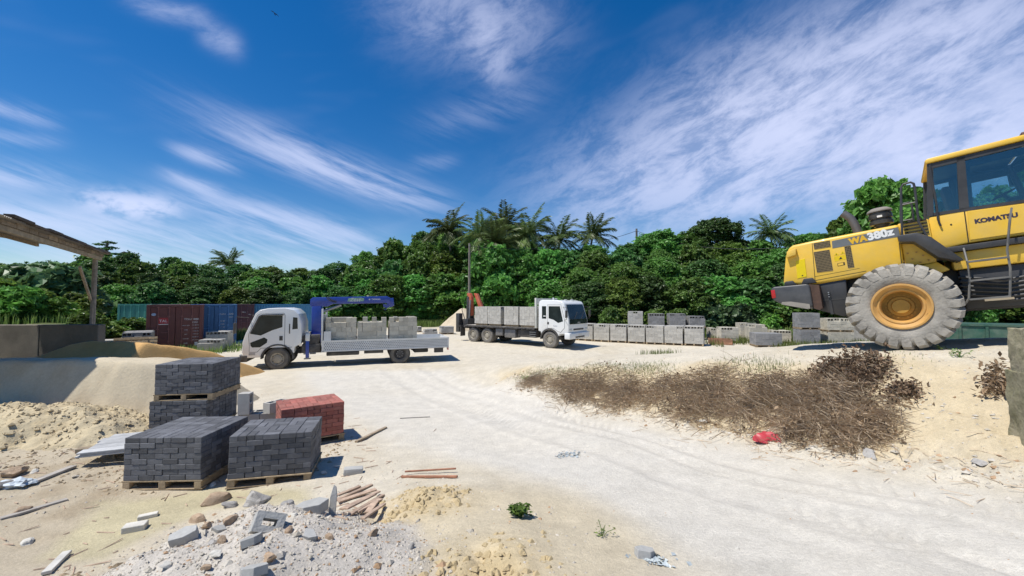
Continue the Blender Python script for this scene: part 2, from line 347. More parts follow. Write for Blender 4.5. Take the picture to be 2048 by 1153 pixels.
def H(x, y, fine=True):
    x = np.asarray(x, float); y = np.asarray(y, float)
    w = sst(x, -17, -13)*(1-sst(x, 24, 34))*sst(y, -9, -5)*(1-sst(y, 26, 33))
    z = np.where(w > 0, tps(x, y), 0)*w+np.where(y < 0, .6*(1-w), 0)*(1-sst(y, -9, 0)) + hill(x, y)
    r = heapmask(x, y); hp = 1-sst(r, .25, 1.05); z = z+.46*hp
    if fine:
        near = (1-sst(np.hypot(x, y), 14, 30))
        rd = sst(ptpoly(x, y, ROAD), -.1, .35); mud = sst(ptpoly(x, y, MUD), -.05, .3)
        rough = (1-.75*rd)*(1-.9*mud)
        z = z+near*(.035*fbm(x, y, .9, 3, 3)*rough+.022*fbm(x, y, 3.1, 4, 9)*rough+.045*hp*fbm(x, y, 3.5, 4, 21)*1.5+.035*hp*fbm(x, y, 14, 3, 23))
        z = z+.05*fbm(x, y, .25, 3, 15)*(1-near)
        # soft bank breakup
        bk = (1-sst(np.abs(ptpoly(x, y, ROAD)+.55), .5, 1.1))*sst(x, .5, 2.5)*(1-rd)
        z = z+bk*(.11*fbm(x, y, 2.2, 4, 31)+.05*fbm(x, y, 9, 3, 33))
        # eroded pocket at the mound's lip
        q = np.exp(-(((x+.25)/.32)**2+((y-2.85)/.33)**2)); z = z-q*(.05+.26*np.abs(fbm(x, y, 4.5, 4, 51)))
        q = np.exp(-(((x+.95)/.45)**2+((y-4.35)/.42)**2)); z = z+q*(.08+.14*fbm(x, y, 4.5, 4, 53))
        # wheel ruts on the track, following its right edge
        dd = np.full(x.shape, 1e9); ss = np.zeros(x.shape); acc = 0
        for (ax, ay), (bx, by) in zip(BANK_BASE[:-1], BANK_BASE[1:]):
            ex, ey = bx-ax, by-ay; L = math.hypot(ex, ey); t = np.clip(((x-ax)*ex+(y-ay)*ey)/(L*L), 0, 1); d = np.hypot(x-ax-t*ex, y-ay-t*ey)
            m = d < dd; dd = np.where(m, d, dd); ss = np.where(m, acc+t*L, ss); acc += L
        for d0, wd, dp in ((.95,.22,.034),(1.55,.16,.020),(2.35,.24,.030)):
            g = np.exp(-((dd-d0-.12*np.sin(ss*.7))/wd)**2)*rd
            z = z-g*dp+g*dp*.55*np.sin(ss*34+np.abs(dd-d0)*22)*sst(vnoise(ss*1.1, dd*0+d0*9, 61), .35, .6)
            z = z+.5*dp*np.exp(-((dd-d0-wd*1.7)/.1)**2)*rd
    return z
def HH(x, y): return float(H(np.array([x]), np.array([y]))[0])

def axis(lo, f0, f1, hi, st, gr):
    a = list(np.arange(f0, f1, st)); s = st; v = a[-1]
    while v < hi: s *= gr; v += s; a.append(v)
    s = st; v = f0; b = []
    while v > lo: s *= gr; v -= s; b.append(v)
    return np.array(b[::-1]+a)
gx = axis(-150, -5.6, 6.2, 150, .036, 1.045); gy = axis(-25, 2.2, 7.0, 170, .036, 1.022)
X, Y = np.meshgrid(gx, gy); fx, fy = X.ravel(), Y.ravel(); Z = H(fx, fy)
ZS = H(fx, fy, False).reshape(X.shape)
sl_ = np.hypot(np.gradient(ZS, axis=1)/np.gradient(X, axis=1), np.gradient(ZS, axis=0)/np.gradient(Y, axis=0)).ravel()
rdm = ptpoly(fx, fy, ROAD); hm = heapmask(fx, fy); mudm = ptpoly(fx, fy, MUD)
def mixc(a, b, t): return a*(1-t[:, None])+np.array(b)*t[:, None]
n1 = fbm(fx, fy, .55, 4, 71); n2 = fbm(fx, fy, 2.5, 4, 73); n3 = fbm(fx, fy, 7, 3, 75)
C_ = np.tile(np.array((.585,.525,.415)), (len(fx), 1))
C_ = mixc(C_, (.50,.43,.31), sst(n1+.4*n2, .0, .7)*.5)
C_ = mixc(C_, (.61,.575,.505), sst(rdm+.25*n2, .0, .9)*(.70+.3*n1))
C_ = mixc(C_, (.55,.455,.30), sst(sl_+.12*n2, .22, .48)*(1-sst(rdm, -.2, .2)))
lf = (1-sst(fx, -4.6, -2.4))*(1-sst(fy, 7.0, 8.2)); C_ = mixc(C_, (.42,.345,.235), lf*(.65+.35*n1))
C_ = mixc(C_, (.34,.27,.18), lf*sst(n1+n2*.6, .15, .6)*.7)
mo = (1-sst(np.hypot((fx+.1)/1.5, (fy-3.5)/1.5), .6, 1.1)); C_ = mixc(C_, (.54,.46,.32), mo*.8)
q1 = np.exp(-(((fx+.25)/.45)**2+((fy-2.85)/.45)**2))+np.exp(-(((fx+.95)/.5)**2+((fy-4.35)/.45)**2)); C_ = mixc(C_, (.53,.40,.20), np.clip(q1*1.1, 0, 1)*(.75+.25*n2))
C_ = mixc(C_, (.54,.495,.43), (1-sst(hm+.12*n2, .85, 1.05))*.95)
C_ = mixc(C_, (.50,.44,.28), sst(mudm+.12*n2, -.05, .25)*.95)
C_ = mixc(C_, (.36,.31,.20), sst(mudm+.3*n1, .0, .35)*sst(-n1, .0, .5)*.5)
fe = fy-forest_edge(fx); gr = sst(fe+3*n1, -4.5, -1.0); C_ = mixc(C_, (.07,.085,.03), gr)
far = sst(np.hypot(fx, fy), 40, 60); C_ = mixc(C_, (.06,.08,.03), far*sst(fe, -14, -6))
C_ = C_*(1+.10*n3)[:, None]
ny, nx = X.shape; idx = np.arange(ny*nx).reshape(ny, nx)
Q = np.stack([idx[:-1, :-1], idx[:-1, 1:], idx[1:, 1:], idx[1:, :-1]], -1).reshape(-1, 4)
VV = np.stack([fx, fy, Z], 1)
mroad = rdm[Q].mean(1) > 0; mheap = (hm[Q].mean(1) < .98) & ~mroad; mhill = (fe[Q].mean(1) > -1.5) & ~mroad & ~mheap
gm = attr_mat('ground_soil', bump=.6, scales=(2.2, 26, 120), var=(.10,.15,.26), bdist=.035)
ghm = attr_mat('gravel', bump=.55, scales=(6, 38, 120), var=(.10,.20,.26), bdist=.04)
hmm = attr_mat('hill_soil', bump=.6)
def submesh(name, mask, mat):
    q = Q[mask]; u, inv = np.unique(q, return_inverse=True)
    return new_obj(name, np_mesh(name, VV[u], inv.reshape(-1, 4), mat, True, C_[u]))
tag(submesh('ground', ~(mroad | mheap | mhill), gm), kind='structure')
tag(submesh('dirt_road', mroad, gm), kind='structure'); tag(submesh('hillside', mhill, hmm), kind='structure')
tag(submesh('gravel_heap', mheap, ghm), 'low grey heap of gravel and rubble below the dark paver stacks', 'gravel heap')

# ------------------------------------------------------------------ loose heaps (each its own mesh, standing on the ground)
def heap(name, label, cat, x0, x1, y0, y1, st, fn, c, c2, mat, group=None):
    xs = np.arange(x0, x1, st); ys = np.arange(y0, y1, st); X, Y = np.meshgrid(xs, ys); x, y = X.ravel(), Y.ravel()
    g = H(x, y); h = fn(x, y); z = np.where(h > 0, g+h, g-.06+np.maximum(h, -.5)*.3)
    ny, nx = X.shape; i = np.arange(ny*nx).reshape(ny, nx); q = np.stack([i[:-1, :-1], i[:-1, 1:], i[1:, 1:], i[1:, :-1]], -1).reshape(-1, 4)
    q = q[(h[q] > -.02).any(1)]; u, inv = np.unique(q, return_inverse=True)
    cc = mixc(np.tile(np.array(c), (len(x), 1)), c2, sst(fbm(x, y, 1.3, 4, 5)+.5*fbm(x, y, 6, 3, 6), -.1, .7))
    o = new_obj(name, np_mesh(name, np.stack([x, y, z], 1)[u], inv.reshape(-1, 4), mat, True, cc[u])); return tag(o, label, cat, group)
def smin(a, b, k=.15):
    h = np.clip(.5+.5*(b-a)/k, 0, 1); return b*(1-h)+a*h-k*h*(1-h)
sm = attr_mat('sand', bump=.5, scales=(2.5, 20, 120), var=(.07,.08,.10))
dm = attr_mat('dug_sand', bump=.8, scales=(3, 16, 70), var=(.10,.14,.14))
def f_cream(x, y):
    yf = 8.72+.18*np.sin(x*.8)+.10*fbm(x, y, .8, 3, 2); h = smin(1.06+.04*fbm(x, y, .7, 3, 3)+.10*(1-sst(x, -9.5, -6.8)), 2.2*(y-yf)+.03*fbm(x, y, 5, 3, 4), .16)
    h = smin(h, 1.0*(-6.75-x)+.10*fbm(x, y, 1.5, 3, 8), .25); h = smin(h, 1.1*(11.1-y), .3); return smin(h, 1.0*(x+19), .3)+.025*fbm(x, y, 2.2, 4, 11)-.012
heap('sand_pile', 'large pale cream sand pile with a steep cut face beside the stacked pavers', 'sand pile', -19.5, -5.4, 8.1, 11.6, .06, f_cream, (.56,.48,.345), (.50,.41,.28), sm)
def f_orange(x, y):
    c = np.interp(x, [-17,-15.6,-14.2,-12.9,-11.9,-11.35,-11.15,-10.9,-10.5,-10.1,-9.6], [-.1,.4,1.05,1.60,1.56,1.54,1.48,1.42,1.12,.60,-.05])
    h = smin(c+.05*fbm(x, y, .9, 3, 12), .95*(y-np.interp(x, [-11.3,-9.8], [10.9,14.2])), .2); return smin(h, .9*(np.interp(x, [-11.3,-9.8], [14.1,15.9])-y), .25)+.02*fbm(x, y, 3, 3, 13)-.01
heap('sand_pile', 'long orange-yellow sand pile in front of the brown shipping container', 'sand pile', -17.5, -7.4, 10.7, 16.1, .07, f_orange, (.63,.385,.155), (.56,.33,.12), sm)
def f_dug(x, y):
    c = np.interp(x, [-11.5,-10,-8.7,-7.8,-6.9,-6.2], [.25,.42,.56,.50,.26,-.06])
    h = smin(c, .75*(y-6.35-.12*(x+8)), .2); h = smin(h, .9*(8.5-y), .2); return h+.12*fbm(x, y, 1.8, 4, 14)+.09*fbm(x, y, 5, 4, 16, .65)-.03
heap('sand_pile', 'lumpy dug-over heap of pale sand at the foot of the cream pile', 'sand pile', -11.4, -6.0, 6.0, 8.7, .04, f_dug, (.55,.46,.30), (.46,.36,.21), dm)
def f_far(x, y):
    r = np.hypot(x+5.0, (y-41)*.9); return 2.5-np.sqrt(r*r+.12)*.93+.12*fbm(x, y, 1.4, 4, 17)
heap('gravel_pile', 'conical pile of pale crushed coral behind the flatbed trucks', 'gravel pile', -8.2, -1.6, 37.6, 44.6, .12, f_far, (.55,.46,.33), (.44,.36,.25), dm)
# raised earth behind the bay wall
def earth():
    xs = np.arange(-46, -12.2, .3); ys = np.arange(14.62, 31, .3); X, Y = np.meshgrid(xs, ys); x, y = X.ravel(), Y.ravel()
    e = sst(-14.75-x, 0, .7)*sst(-(x+1.02*y), -.4, 1.2); z = np.maximum(H(x, y)-.1, 0)-.08+e*(1.92+.10*fbm(x, y, .8, 3, 18))
    c = mixc(np.tile(np.array((.09,.11,.035)), (len(x), 1)), (.5,.43,.28), (1-sst(y+.5*fbm(x, y, 1.2, 3, 19), 14.8, 15.6))*.9)
    ny, nx = X.shape; i = np.arange(ny*nx).reshape(ny, nx); q = np.stack([i[:-1, :-1], i[:-1, 1:], i[1:, 1:], i[1:, :-1]], -1).reshape(-1, 4)
    tag(new_obj('earth_bank', np_mesh('earth_bank', np.stack([x, y, z], 1), q, gm, True, c)), kind='structure')
    return lambda x, y: np.maximum(H(x, y)-.1, 0)-.08+sst(-14.75-x, 0, .7)*sst(-(x+1.02*y), -.4, 1.2)*1.9
EARTH_V = earth()
def EARTH(a, b): return float(EARTH_V(np.array([a]), np.array([b]))[0])
# ------------------------------------------------------------------ common materials
wood = M('weathered_wood', (.30,.235,.16), .85, var=.35, scale=9, bump=.3, bscale=60, orand=.25)
wood2 = M('pallet_wood', (.36,.27,.165), .85, var=.3, scale=12, bump=.3, bscale=60, orand=.25)
charcoal = M('charcoal_concrete', (.112,.114,.124), .8, var=.22, scale=14, bump=.5, bscale=120, orand=.42, dust=.26, dustc=(.22,.22,.22), dscale=6)
redpave = M('red_concrete', (.34,.105,.08), .85, var=.2, scale=14, bump=.5, bscale=120, orand=.3, dust=.4, dustc=(.45,.26,.20), dscale=6)
greyblk = M('grey_concrete_block', (.45,.43,.385), .9, var=.14, scale=8, bump=.4, bscale=90, orand=.12)
beigeblk = M('beige_concrete_block', (.51,.47,.38), .9, var=.14, scale=8, bump=.4, bscale=90, orand=.14)
darkblk = M('dark_grey_block', (.25,.245,.24), .9, var=.14, scale=8, bump=.4, bscale=90, orand=.14)
conc = M('old_concrete', (.20,.18,.145), .9, var=.3, scale=1.2, bump=.5, bscale=20, dust=.55, dustc=(.10,.09,.075), dscale=.9)
tin = M('weathered_tin', (.36,.345,.32), .55, .35, var=.2, scale=2, dust=.5, dustc=(.22,.15,.10), dscale=2)
black = M('black_paint', (.022,.023,.026), .5, var=.2, dust=.22, dustc=(.30,.27,.22), dscale=3)
steel = M('grey_steel', (.30,.31,.32), .4, .6, var=.15, dust=.2)
rubber = M('dusty_rubber', (.12,.112,.10), .9, var=.2, scale=5, bump=.3, dust=.6, dustc=(.36,.33,.28), dscale=4)
white = M('white_paint', (.76,.77,.76), .3, var=.04, scale=2, dust=.2, dustc=(.58,.50,.38), dscale=2, coat=.3)
wtext = M('white_lettering', (.75,.75,.73), .6, var=.05)
orange_lens = M('orange_lens', (.7,.22,.02), .3, var=.05)
red_lens = M('red_lens', (.45,.02,.02), .3, var=.05)
winglass = glass('window_glass', (.30,.36,.36), .06)
darkglass = M('dark_glass', (.022,.030,.030), .06, var=.4, scale=2, spec=.32)

# ------------------------------------------------------------------ wooden pallets and stacks
def box_mesh(name, sx, sy, sz, mat, bev=.004):
    return G().box(-sx/2, sx/2, -sy/2, sy/2, 0, sz).mesh(name, mat, bevel=bev, segs=1, smooth=0)
board_m = box_mesh('deck_board', 1.04, .098, .02, wood2); run_m = box_mesh('bearer', .09, 1.0, .085, wood2); bot_m = box_mesh('bottom_board', 1.04, .098, .018, wood2)
def pallet(label, M4, w=1., d=1., group='wooden pallets'):
    t = thing('wooden_pallet', label, 'pallet', M4, group)
    for y in np.linspace(-.45, .45, 3)*d: new_obj('bottom_board', bot_m, t, T(0, y, .0)@Matrix.Diagonal((w, 1, 1, 1)))
    for x in (-.46, 0, .46): new_obj('bearer', run_m, t, T(x*w, 0, .018)@Matrix.Diagonal((1, d, 1, 1)))
    for y in np.linspace(-.45, .45, 7)*d: new_obj('deck_board', board_m, t, T(0, y, .103)@Matrix.Diagonal((w, 1, 1, 1)))
    return t
PH = .123
def pav_mesh(name, a, b, h, mat): return G().box(-a/2+.002, a/2-.002, -b/2+.002, b/2-.002, 0, h-.001).mesh(name, mat, bevel=.005, segs=1, smooth=0)
def stack(name, piece, label, cat, M4, nx, ny, layers, a, h, mat, group, top='weave', jit=.004, core=None, missing=0., hollow=None, seed=0):
    """nx x ny cells of side a; pieces a x a/2 x h laid in alternating courses; only the pieces of the outer shell and the top are built"""
    rn = random.Random(seed*13+5); t = thing(name, label, cat, M4, group); b = a/2; W, D = nx*a, ny*a
    me = core['mesh']
    def put(x, y, l, rot, m=me):
        new_obj(piece, m, t, T(x-W/2+rn.uniform(-jit, jit), y-D/2+rn.uniform(-jit, jit), l*h, (90 if rot else 0)+rn.uniform(-1, 1)*jit*200))
    for l in range(layers):
        last = l == layers-1
        if last and top == 'weave':
            for i in range(nx):
                for j in range(ny):
                    r = (i+j+rn.choice((0, 0, 1))) % 2
                    for k in (0, 1):
                        if r: put(i*a+b*(k+.5), j*a+a/2, l, True)
                        else: put(i*a+a/2, j*a+b*(k+.5), l, False)
            continue
        if last and top == 'hollow':
            for j in range(2*ny):
                for i in range(nx):
                    if rn.random() < missing: continue
                    put(i*a+a/2, j*b+b/2, l, False, hollow if rn.random() < .75 else me)
            continue
        if l % 2 == 0:
            for j in range(2*ny):
                for i in range(nx):
                    if j in (0, 2*ny-1) or i in (0, nx-1) or last: put(i*a+a/2, j*b+b/2, l, False)
        else:
            for j in range(ny):
                for i in range(2*nx):
                    if i in (0, 2*nx-1): put(i*b+b/2, j*a+a/2, l, True)
            for j in range(2*ny):
                for i in range(nx-1):
                    if j in (0, 2*ny-1) or last: put(b+i*a+a/2, j*b+b/2, l, False)
    if layers > 2:
        G().box(-W/2+b*1.02, W/2-b*1.02, -D/2+b*1.02, D/2-b*1.02, .01, (layers-1)*h-.01).obj('inner_courses', mat, t, smooth=0)
    return t
PVC = {'mesh': pav_mesh('paver', .2, .1, .07, charcoal)}; PVR = {'mesh': pav_mesh('paver', .2, .1, .07, redpave)}
def hollow_mesh(name, a, b, h, mat):
    """block lying with its two cores facing the front"""
    g = G(); y0, y1 = -b/2+.002, b/2-.002; X = [-a/2+.002, -a/2+.035, -.016, .016, a/2-.035, a/2-.002]
    for i in (0, 2, 4): g.box(X[i], X[i+1], y0, y1, 0, h-.001)
    for i in (1, 3): g.box(X[i], X[i+1], y0, y1, 0, .034); g.box(X[i], X[i+1], y0, y1, h-.035, h-.001)
    return g.mesh(name, mat, smooth=0, recalc=False)
BL = {}
for k, m in (('grey', greyblk), ('beige', beigeblk), ('dark', darkblk)):
    BL[k] = {'mesh': G().box(-.199, .199, -.099, .099, 0, .198).mesh('block', m, bevel=.004, segs=1, smooth=0)}, hollow_mesh('block', .4, .2, .2, m), m

def paver_load(label, plabel, x, y, rz, z=None, layers=8, core=PVC, mat=charcoal, w=1., d=1., seed=0, tiltx=0., tilty=0.):
    z = HH(x, y)+.005 if z is None else z; base = T(x, y, z, rz, tiltx, tilty)
    pallet(plabel, base, w, d)
    return stack('paver_stack', 'paver', label, 'paver stack', base@T(0, 0, PH+.002), round(5*w), round(5*d), layers, .2, .07, mat, 'stacks of concrete pavers', core=core, seed=seed)
def cen(fl, rz, w=1., d=1.):
    a = R_(rz); return fl[0]+math.cos(a)*w/2-math.sin(a)*d/2, fl[1]+math.sin(a)*w/2+math.cos(a)*d/2
c = cen((-5.13,5.36), 2); paver_load('charcoal paver stack with a tidy woven top, next to the pale boards', 'pallet under the tidy charcoal paver stack next to the pale boards', *c, 2, seed=1)
c = cen((-3.74,5.28), 16); paver_load('charcoal paver stack with loose gaping pavers on top and a slight lean', 'pallet under the loose-topped leaning charcoal paver stack', *c, 16, seed=2, tilty=1.2, d=.8)
c = cen((-3.8,6.68), 36); paver_load('dusty red paver stack behind the loose-topped charcoal one', 'pallet under the red paver stack', *c, 36, seed=3, core=PVR, mat=redpave, d=.8)
c = cen((-6.78,7.55), 6); zz = HH(*c)+.005
paver_load('charcoal paver stack under another pallet, lower of the double stack', 'ground pallet under the double stack of charcoal pavers', *c, 6, zz, 7, seed=4)
paver_load('charcoal paver stack sitting on top of another, upper of the double stack', 'pallet between the two charcoal stacks of the double stack', c[0]+.05, c[1]+.03, 8, zz+PH+7*.07+.006, 8, seed=5)
# loose pavers leaning out of the lower stack
for i in range(8):
    k = new_obj('loose_paver', PVC['mesh'], None, T(c[0]-.44+i*.115, c[1]-.575, zz+.001+.02, 6, 0, 90+random.uniform(-6, 6)))
    tag(k, 'charcoal paver stood on edge against the foot of the double stack', 'paver', 'loose charcoal pavers at the double stack')
# hollow grey blocks beside the double stack
hb = M('pale_block', (.42,.40,.36), .9, var=.12, scale=8, bump=.4, bscale=90, orand=.1)
def cmu(name, a, b, h, mat):
    g = G(); Xs = [-a/2, -a/2+.034, -.018, .018, a/2-.034, a/2]; Ys = [-b/2, -b/2+.034, b/2-.034, b/2]
    for i in range(5):
        for j in range(3):
            if i in (1, 3) and j == 1: continue
            g.box(Xs[i], Xs[i+1], Ys[j], Ys[j+1], 0, h)
    me = g.mesh(name, mat, smooth=0, recalc=False); bm = bmesh.new(); bm.from_mesh(me); bmesh.ops.remove_doubles(bm, verts=bm.verts, dist=1e-4)
    seen = {}; 
    for f in bm.faces: seen.setdefault(tuple(sorted(v.index for v in f.verts)), []).append(f)
    bmesh.ops.delete(bm, geom=[f for l in seen.values() if len(l) > 1 for f in l], context='FACES'); bm.to_mesh(me); bm.free(); return me
CM = cmu('hollow_block', .39, .19, .19, hb)
bx, by = -5.05, 7.6; bz = HH(bx, by)
k = 0
for (dx, dy, dz, rz, rx) in ((0,0,0,20,0),(.02,.2,0,20,0),(.4,.12,0,22,0),(.42,.33,0,18,0),(.05,.08,.192,20,0),(.43,.2,.192,24,0),(.06,.26,.192,21,0)):
    tag(new_obj('hollow_block', CM, None, T(bx+dx, by+dy, bz+dz+.004, rz, rx)), 'grey hollow concrete block lying flat between the double stack and red pavers', 'block', 'hollow blocks beside the red pavers')
tag(new_obj('hollow_block', CM, None, T(bx-.08, by+.02, bz+.40+.19, 12, 0, 90)), 'grey block stood on end on the hollow blocks by the double stack', 'block')
tag(new_obj('hollow_block', CM, None, T(bx+.46, by+.26, bz+.385, 66)), 'grey block set crosswise on top of the hollow blocks', 'block')

# pale boards on bearers, left of the near pavers
pb = M('pale_board', (.42,.42,.41), .7, var=.2, scale=6, bump=.2, orand=.15)
px_, py_ = -5.72, 6.55; pz = HH(px_, py_)
t = thing('board_stack', 'stack of pale grey boards lying on a timber beside the tidy charcoal pavers', 'boards', T(px_, py_, pz+.20, 22))
bmsh = box_mesh('board', 1.5, .17, .022, pb, .003)
for l in range(3):
    for i in range(5): new_obj('board', bmsh, t, T(random.uniform(-.05, .05), -.36+i*.18, l*.024, random.uniform(-.6, .6)))
tag(new_obj('timber_bearer', box_mesh('timber_bearer', .1, 1.0, .19, wood), None, T(px_+.25, py_+.08, pz+.005, 22)), 'thick timber under the pale boards, nearer the pavers', 'timber')
tag(new_obj('timber_bearer', box_mesh('timber_bearer', .9, .12, .17, wood), None, T(px_-.62, py_-.12, pz+.0, 12, 0, 0)), 'long timber sticking out from under the pale boards', 'timber')

# ------------------------------------------------------------------ block stacks along the right of the yard
def block_load(label, x, y, rz, k='grey', layers=5, z=None, nx=3, ny=3, seed=0, missing=.15, pal=True, top='hollow', grp='pallets of concrete blocks in the yard', s=.9):
    z = HH(x, y)+.004 if z is None else z; base = T(x, y, z, rz)
    if pal: pallet('pallet under '+label, base, nx*.4*s, ny*.4*s, 'pallets under the concrete blocks')
    return stack('block_stack', 'block', label, 'block stack', base@T(0, 0, PH+.002 if pal else .002)@Matrix.Scale(s, 4), nx, ny, layers, .4, .2, BL[k][2], grp, top=top, core=BL[k][0], hollow=BL[k][1], jit=.006, seed=seed, missing=missing)
ORD = ('last', 'second', 'third', 'fourth', 'fifth', 'sixth', 'seventh', 'eighth')
for i in range(8):
    f = i/7; x, y = 4.4+f*7.15, 29.4-f*4.0
    block_load('grey block stack in the front row, %s from the brown crate' % ('next' if i == 7 else ORD[7-i]), x, y, -29+random.uniform(-3, 3), 'grey', 6, seed=20+i, grp='front row of grey block stacks')
bk = 'dark grey block stack raised on other stacks behind the front row'
for i, (px, L) in enumerate(((1271,5),(1312,5),(1352,5),(1390,4))):
    p = at(px, 650, 30.5-.35*i); g = HH(p.x, p.y)
    block_load('half hidden dark block stack carrying the %s raised stack' % ('tallest', 'second', 'third', 'last')[i], p.x, p.y, -18, 'dark', 4, seed=40+i, top='plain', grp='lower stacks behind the front row')
    block_load(('dark block stack raised behind the front row, next to the tallest', 'widest dark block stack raised behind the front row', 'short dark block stack ending the raised line')[i-1] if i else 'lighter grey block stack, tallest of the raised ones behind the front row', p.x, p.y, -18+4*i, 'dark' if i else 'grey', L+(1 if i == 0 else 0), z=g+PH+.8*.9+.012, seed=50+i, grp='raised stacks behind the front row')
def blk(px, py, Yd, **k):
    p = at(px, py, Yd); return block_load(x=p.x, y=p.y, rz=k.pop('rz', -12), **k)
blk(1455, 680, 27.5, label='tall beige block stack behind the low brown crate', k='beige', layers=5, seed=60)
blk(1433, 680, 29.5, label='low beige block stack behind the crate, half used', k='beige', layers=4, seed=61, missing=.5)
blk(1492, 680, 30.0, label='beige block stack with two scattered upper courses', k='beige', layers=6, seed=62, missing=.45)
blk(1531, 688, 25.0, label='dark block stack standing forward of the beige ones', k='dark', layers=4, seed=63, top='plain', nx=4)
blk(1512, 680, 28.3, label='beige block stack with white blocks on top beside the forward dark one', k='beige', layers=6, seed=64, missing=.5)
blk(1558, 682, 27.5, label='low beige block stack between the dark stacks', k='beige', layers=4, seed=65, missing=.4)
p = at(1613, 686, 25.5)
block_load('lower grey block stack of the double-height pair under the loader bumper', p.x, p.y, -14, 'dark', 5, seed=66, top='plain')
block_load('upper grey block stack of the double-height pair under the loader bumper', p.x, p.y, -13, 'dark', 5, z=HH(p.x, p.y)+PH+.9+.012, seed=67, top='plain')
p = at(1672, 684, 25.5)
block_load('lower beige block stack behind the loader tyre', p.x, p.y, -12, 'beige', 4, seed=68, top='plain', nx=4)
block_load('upper beige block stack on a pallet behind the loader tyre', p.x, p.y, -12, 'beige', 4, z=HH(p.x, p.y)+PH+.72+.012, seed=69, nx=4, missing=.4)
blk(1716, 684, 26.5, label='lone grey block stack beyond the loader tyre', k='grey', layers=5, seed=70)
blk(1648, 684, 28.0, label='dark block stack beyond the double-height pair', k='dark', layers=6, seed=71, top='plain')
p = at(1440, 688, 26.2)
cr = thing('brown_crate', 'low open brown crate at the end of the front block row', 'crate', T(p.x, p.y, HH(p.x, p.y)+.005, -20))
rw = M('rusty_wood', (.33,.17,.10), .85, var=.25, scale=6, orand=.2)
for sy in (-1, 1):
    for zz in (0, .17): new_obj('slat', box_mesh('slat', 1.3, .03, .155, rw), cr, T(0, sy*.5, zz))
for sx in (-1, 1):
    for zz in (0, .17): new_obj('slat', box_mesh('slat', .03, .96, .155, rw), cr, T(sx*.64, 0, zz))
G().box(-.62,.62,-.48,.48,.01,.03).obj('floor_board', rw, cr)
# far stacks between the trucks and beyond the sand
for i, (px, py, Yd, k, L, lab) in enumerate(((860,662,34,'grey',2,'low grey block stack beyond the tail of the crane truck'),(893,663,35,'grey',3,'grey block stack at the foot of the crushed coral pile'),
      (830,660,37,'grey',2,'flat grey block layer farther behind the crane truck'),(425,690,22.5,'grey',3,'grey block stack before the blue container doors'),(440,676,24.0,'grey',5,'taller grey block stack against the blue container'))):
    blk(px, py, Yd, label=lab, k=k, layers=L, seed=80+i, missing=.3, rz=20)
# block slabs and pallets behind the sand, by the bay wall
p = at(228, 668, 18.5); tag(new_obj('concrete_slab', box_mesh('concrete_slab', 1.9, .8, .5, hb, .02), None, T(p.x, p.y, HH(p.x, p.y)+.5, 30)), 'pale concrete slab on the ground beside the leaning pallets', 'slab')
tag(new_obj('concrete_slab', box_mesh('concrete_slab', 1.9, .8, .5, hb, .02), None, T(p.x, p.y, HH(p.x, p.y), 34)), 'lower concrete slab under the pale one beside the leaning pallets', 'slab')
for i, (px, lean) in enumerate(((262,70),(282,70))):
    p = at(px, 670, 18.2+.3*i); pallet('old pallet propped on edge beside the brown container, '+('darker one by the slab' if i == 0 else 'paler one by the container'), T(p.x, p.y, HH(p.x, p.y)+.55, 38, lean), 1.1, 1.1, 'propped pallets')
for i in range(2):
    p = at(278, 670, 20.3+.8*i); block_load('weathered grey block stack behind the propped pallets', p.x, p.y, 35, 'dark', 6, seed=90+i, grp='block stacks behind the propped pallets')

# ------------------------------------------------------------------ bay wall and open shed
wl_ = thing('bay_wall', 'long stained concrete bay wall behind the orange sand', 'wall', T(-14.75, 14.3, -.1, 3))
for i in range(5):
    G().box(-1.98*(i+1)+.006, -1.98*i-.006, 0, .30, 0, 2.02).obj('wall_panel', conc, wl_, bevel=.02, segs=1)
# shed roof along the left
e0 = Vector((-15.5, 15.0, 0)); ed = Vector((.56, -.83, 0)).normalized(); ei = Vector((-.83, -.56, 0)).normalized()
ang = math.degrees(math.atan2(ed.y, ed.x)); ZE = 4.42
sh = thing('open_shed', 'open shed with a low-pitched tin roof and weathered timber fascia', 'shed', T(e0.x, e0.y, 0, ang))   # local x along the eave towards the camera, local y: negative = inside the shed? 
# inside direction in local coordinates
inl = Matrix.Rotation(-R_(ang), 3, 'Z') @ ei; sgn = 1 if inl.y > 0 else -1
Lr, Wr, PT = 7.9, 7.5, math.tan(R_(9))
def corr(x0, x1, seed):
    """corrugated sheet running up the slope"""
    g = G(); n = int((x1-x0)/.0475); V = []; rn = random.Random(seed); a0 = -.18+rn.uniform(-.05, .05)
    for yy in (a0, Wr):
        for i in range(n+1):
            V.append((x0+(x1-x0)*i/n, sgn*yy, ZE+.17+PT*yy+(.016 if i % 2 else -.016)))
    g.add(V, [(i, i+1, n+2+i, n+1+i) for i in range(n)]); return g
for k in range(8):
    corr(-.45+k*1.05, -.45+(k+1)*1.05+.05, k).obj('roof_sheet', tin, sh, T(0, 0, .004*(k % 2)), smooth=0, recalc=False)
for k in range(6):
    yy = .25+k*1.4; G().box(-.35, Lr, min(sgn*yy, sgn*(yy+.07)), max(sgn*yy, sgn*(yy+.07)), ZE+.04+PT*yy, ZE+.145+PT*yy).obj('purlin', wood, sh)
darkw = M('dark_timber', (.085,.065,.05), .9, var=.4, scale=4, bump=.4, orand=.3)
pale = M('pale_timber', (.36,.29,.20), .85, var=.3, scale=5, bump=.3, orand=.15)
G().box(-.3, Lr, min(0, sgn*.09), max(0, sgn*.09), ZE-.11, ZE+.02).obj('eave_beam', pale, sh, bevel=.008, segs=1)
x = -.35; rn = random.Random(4)
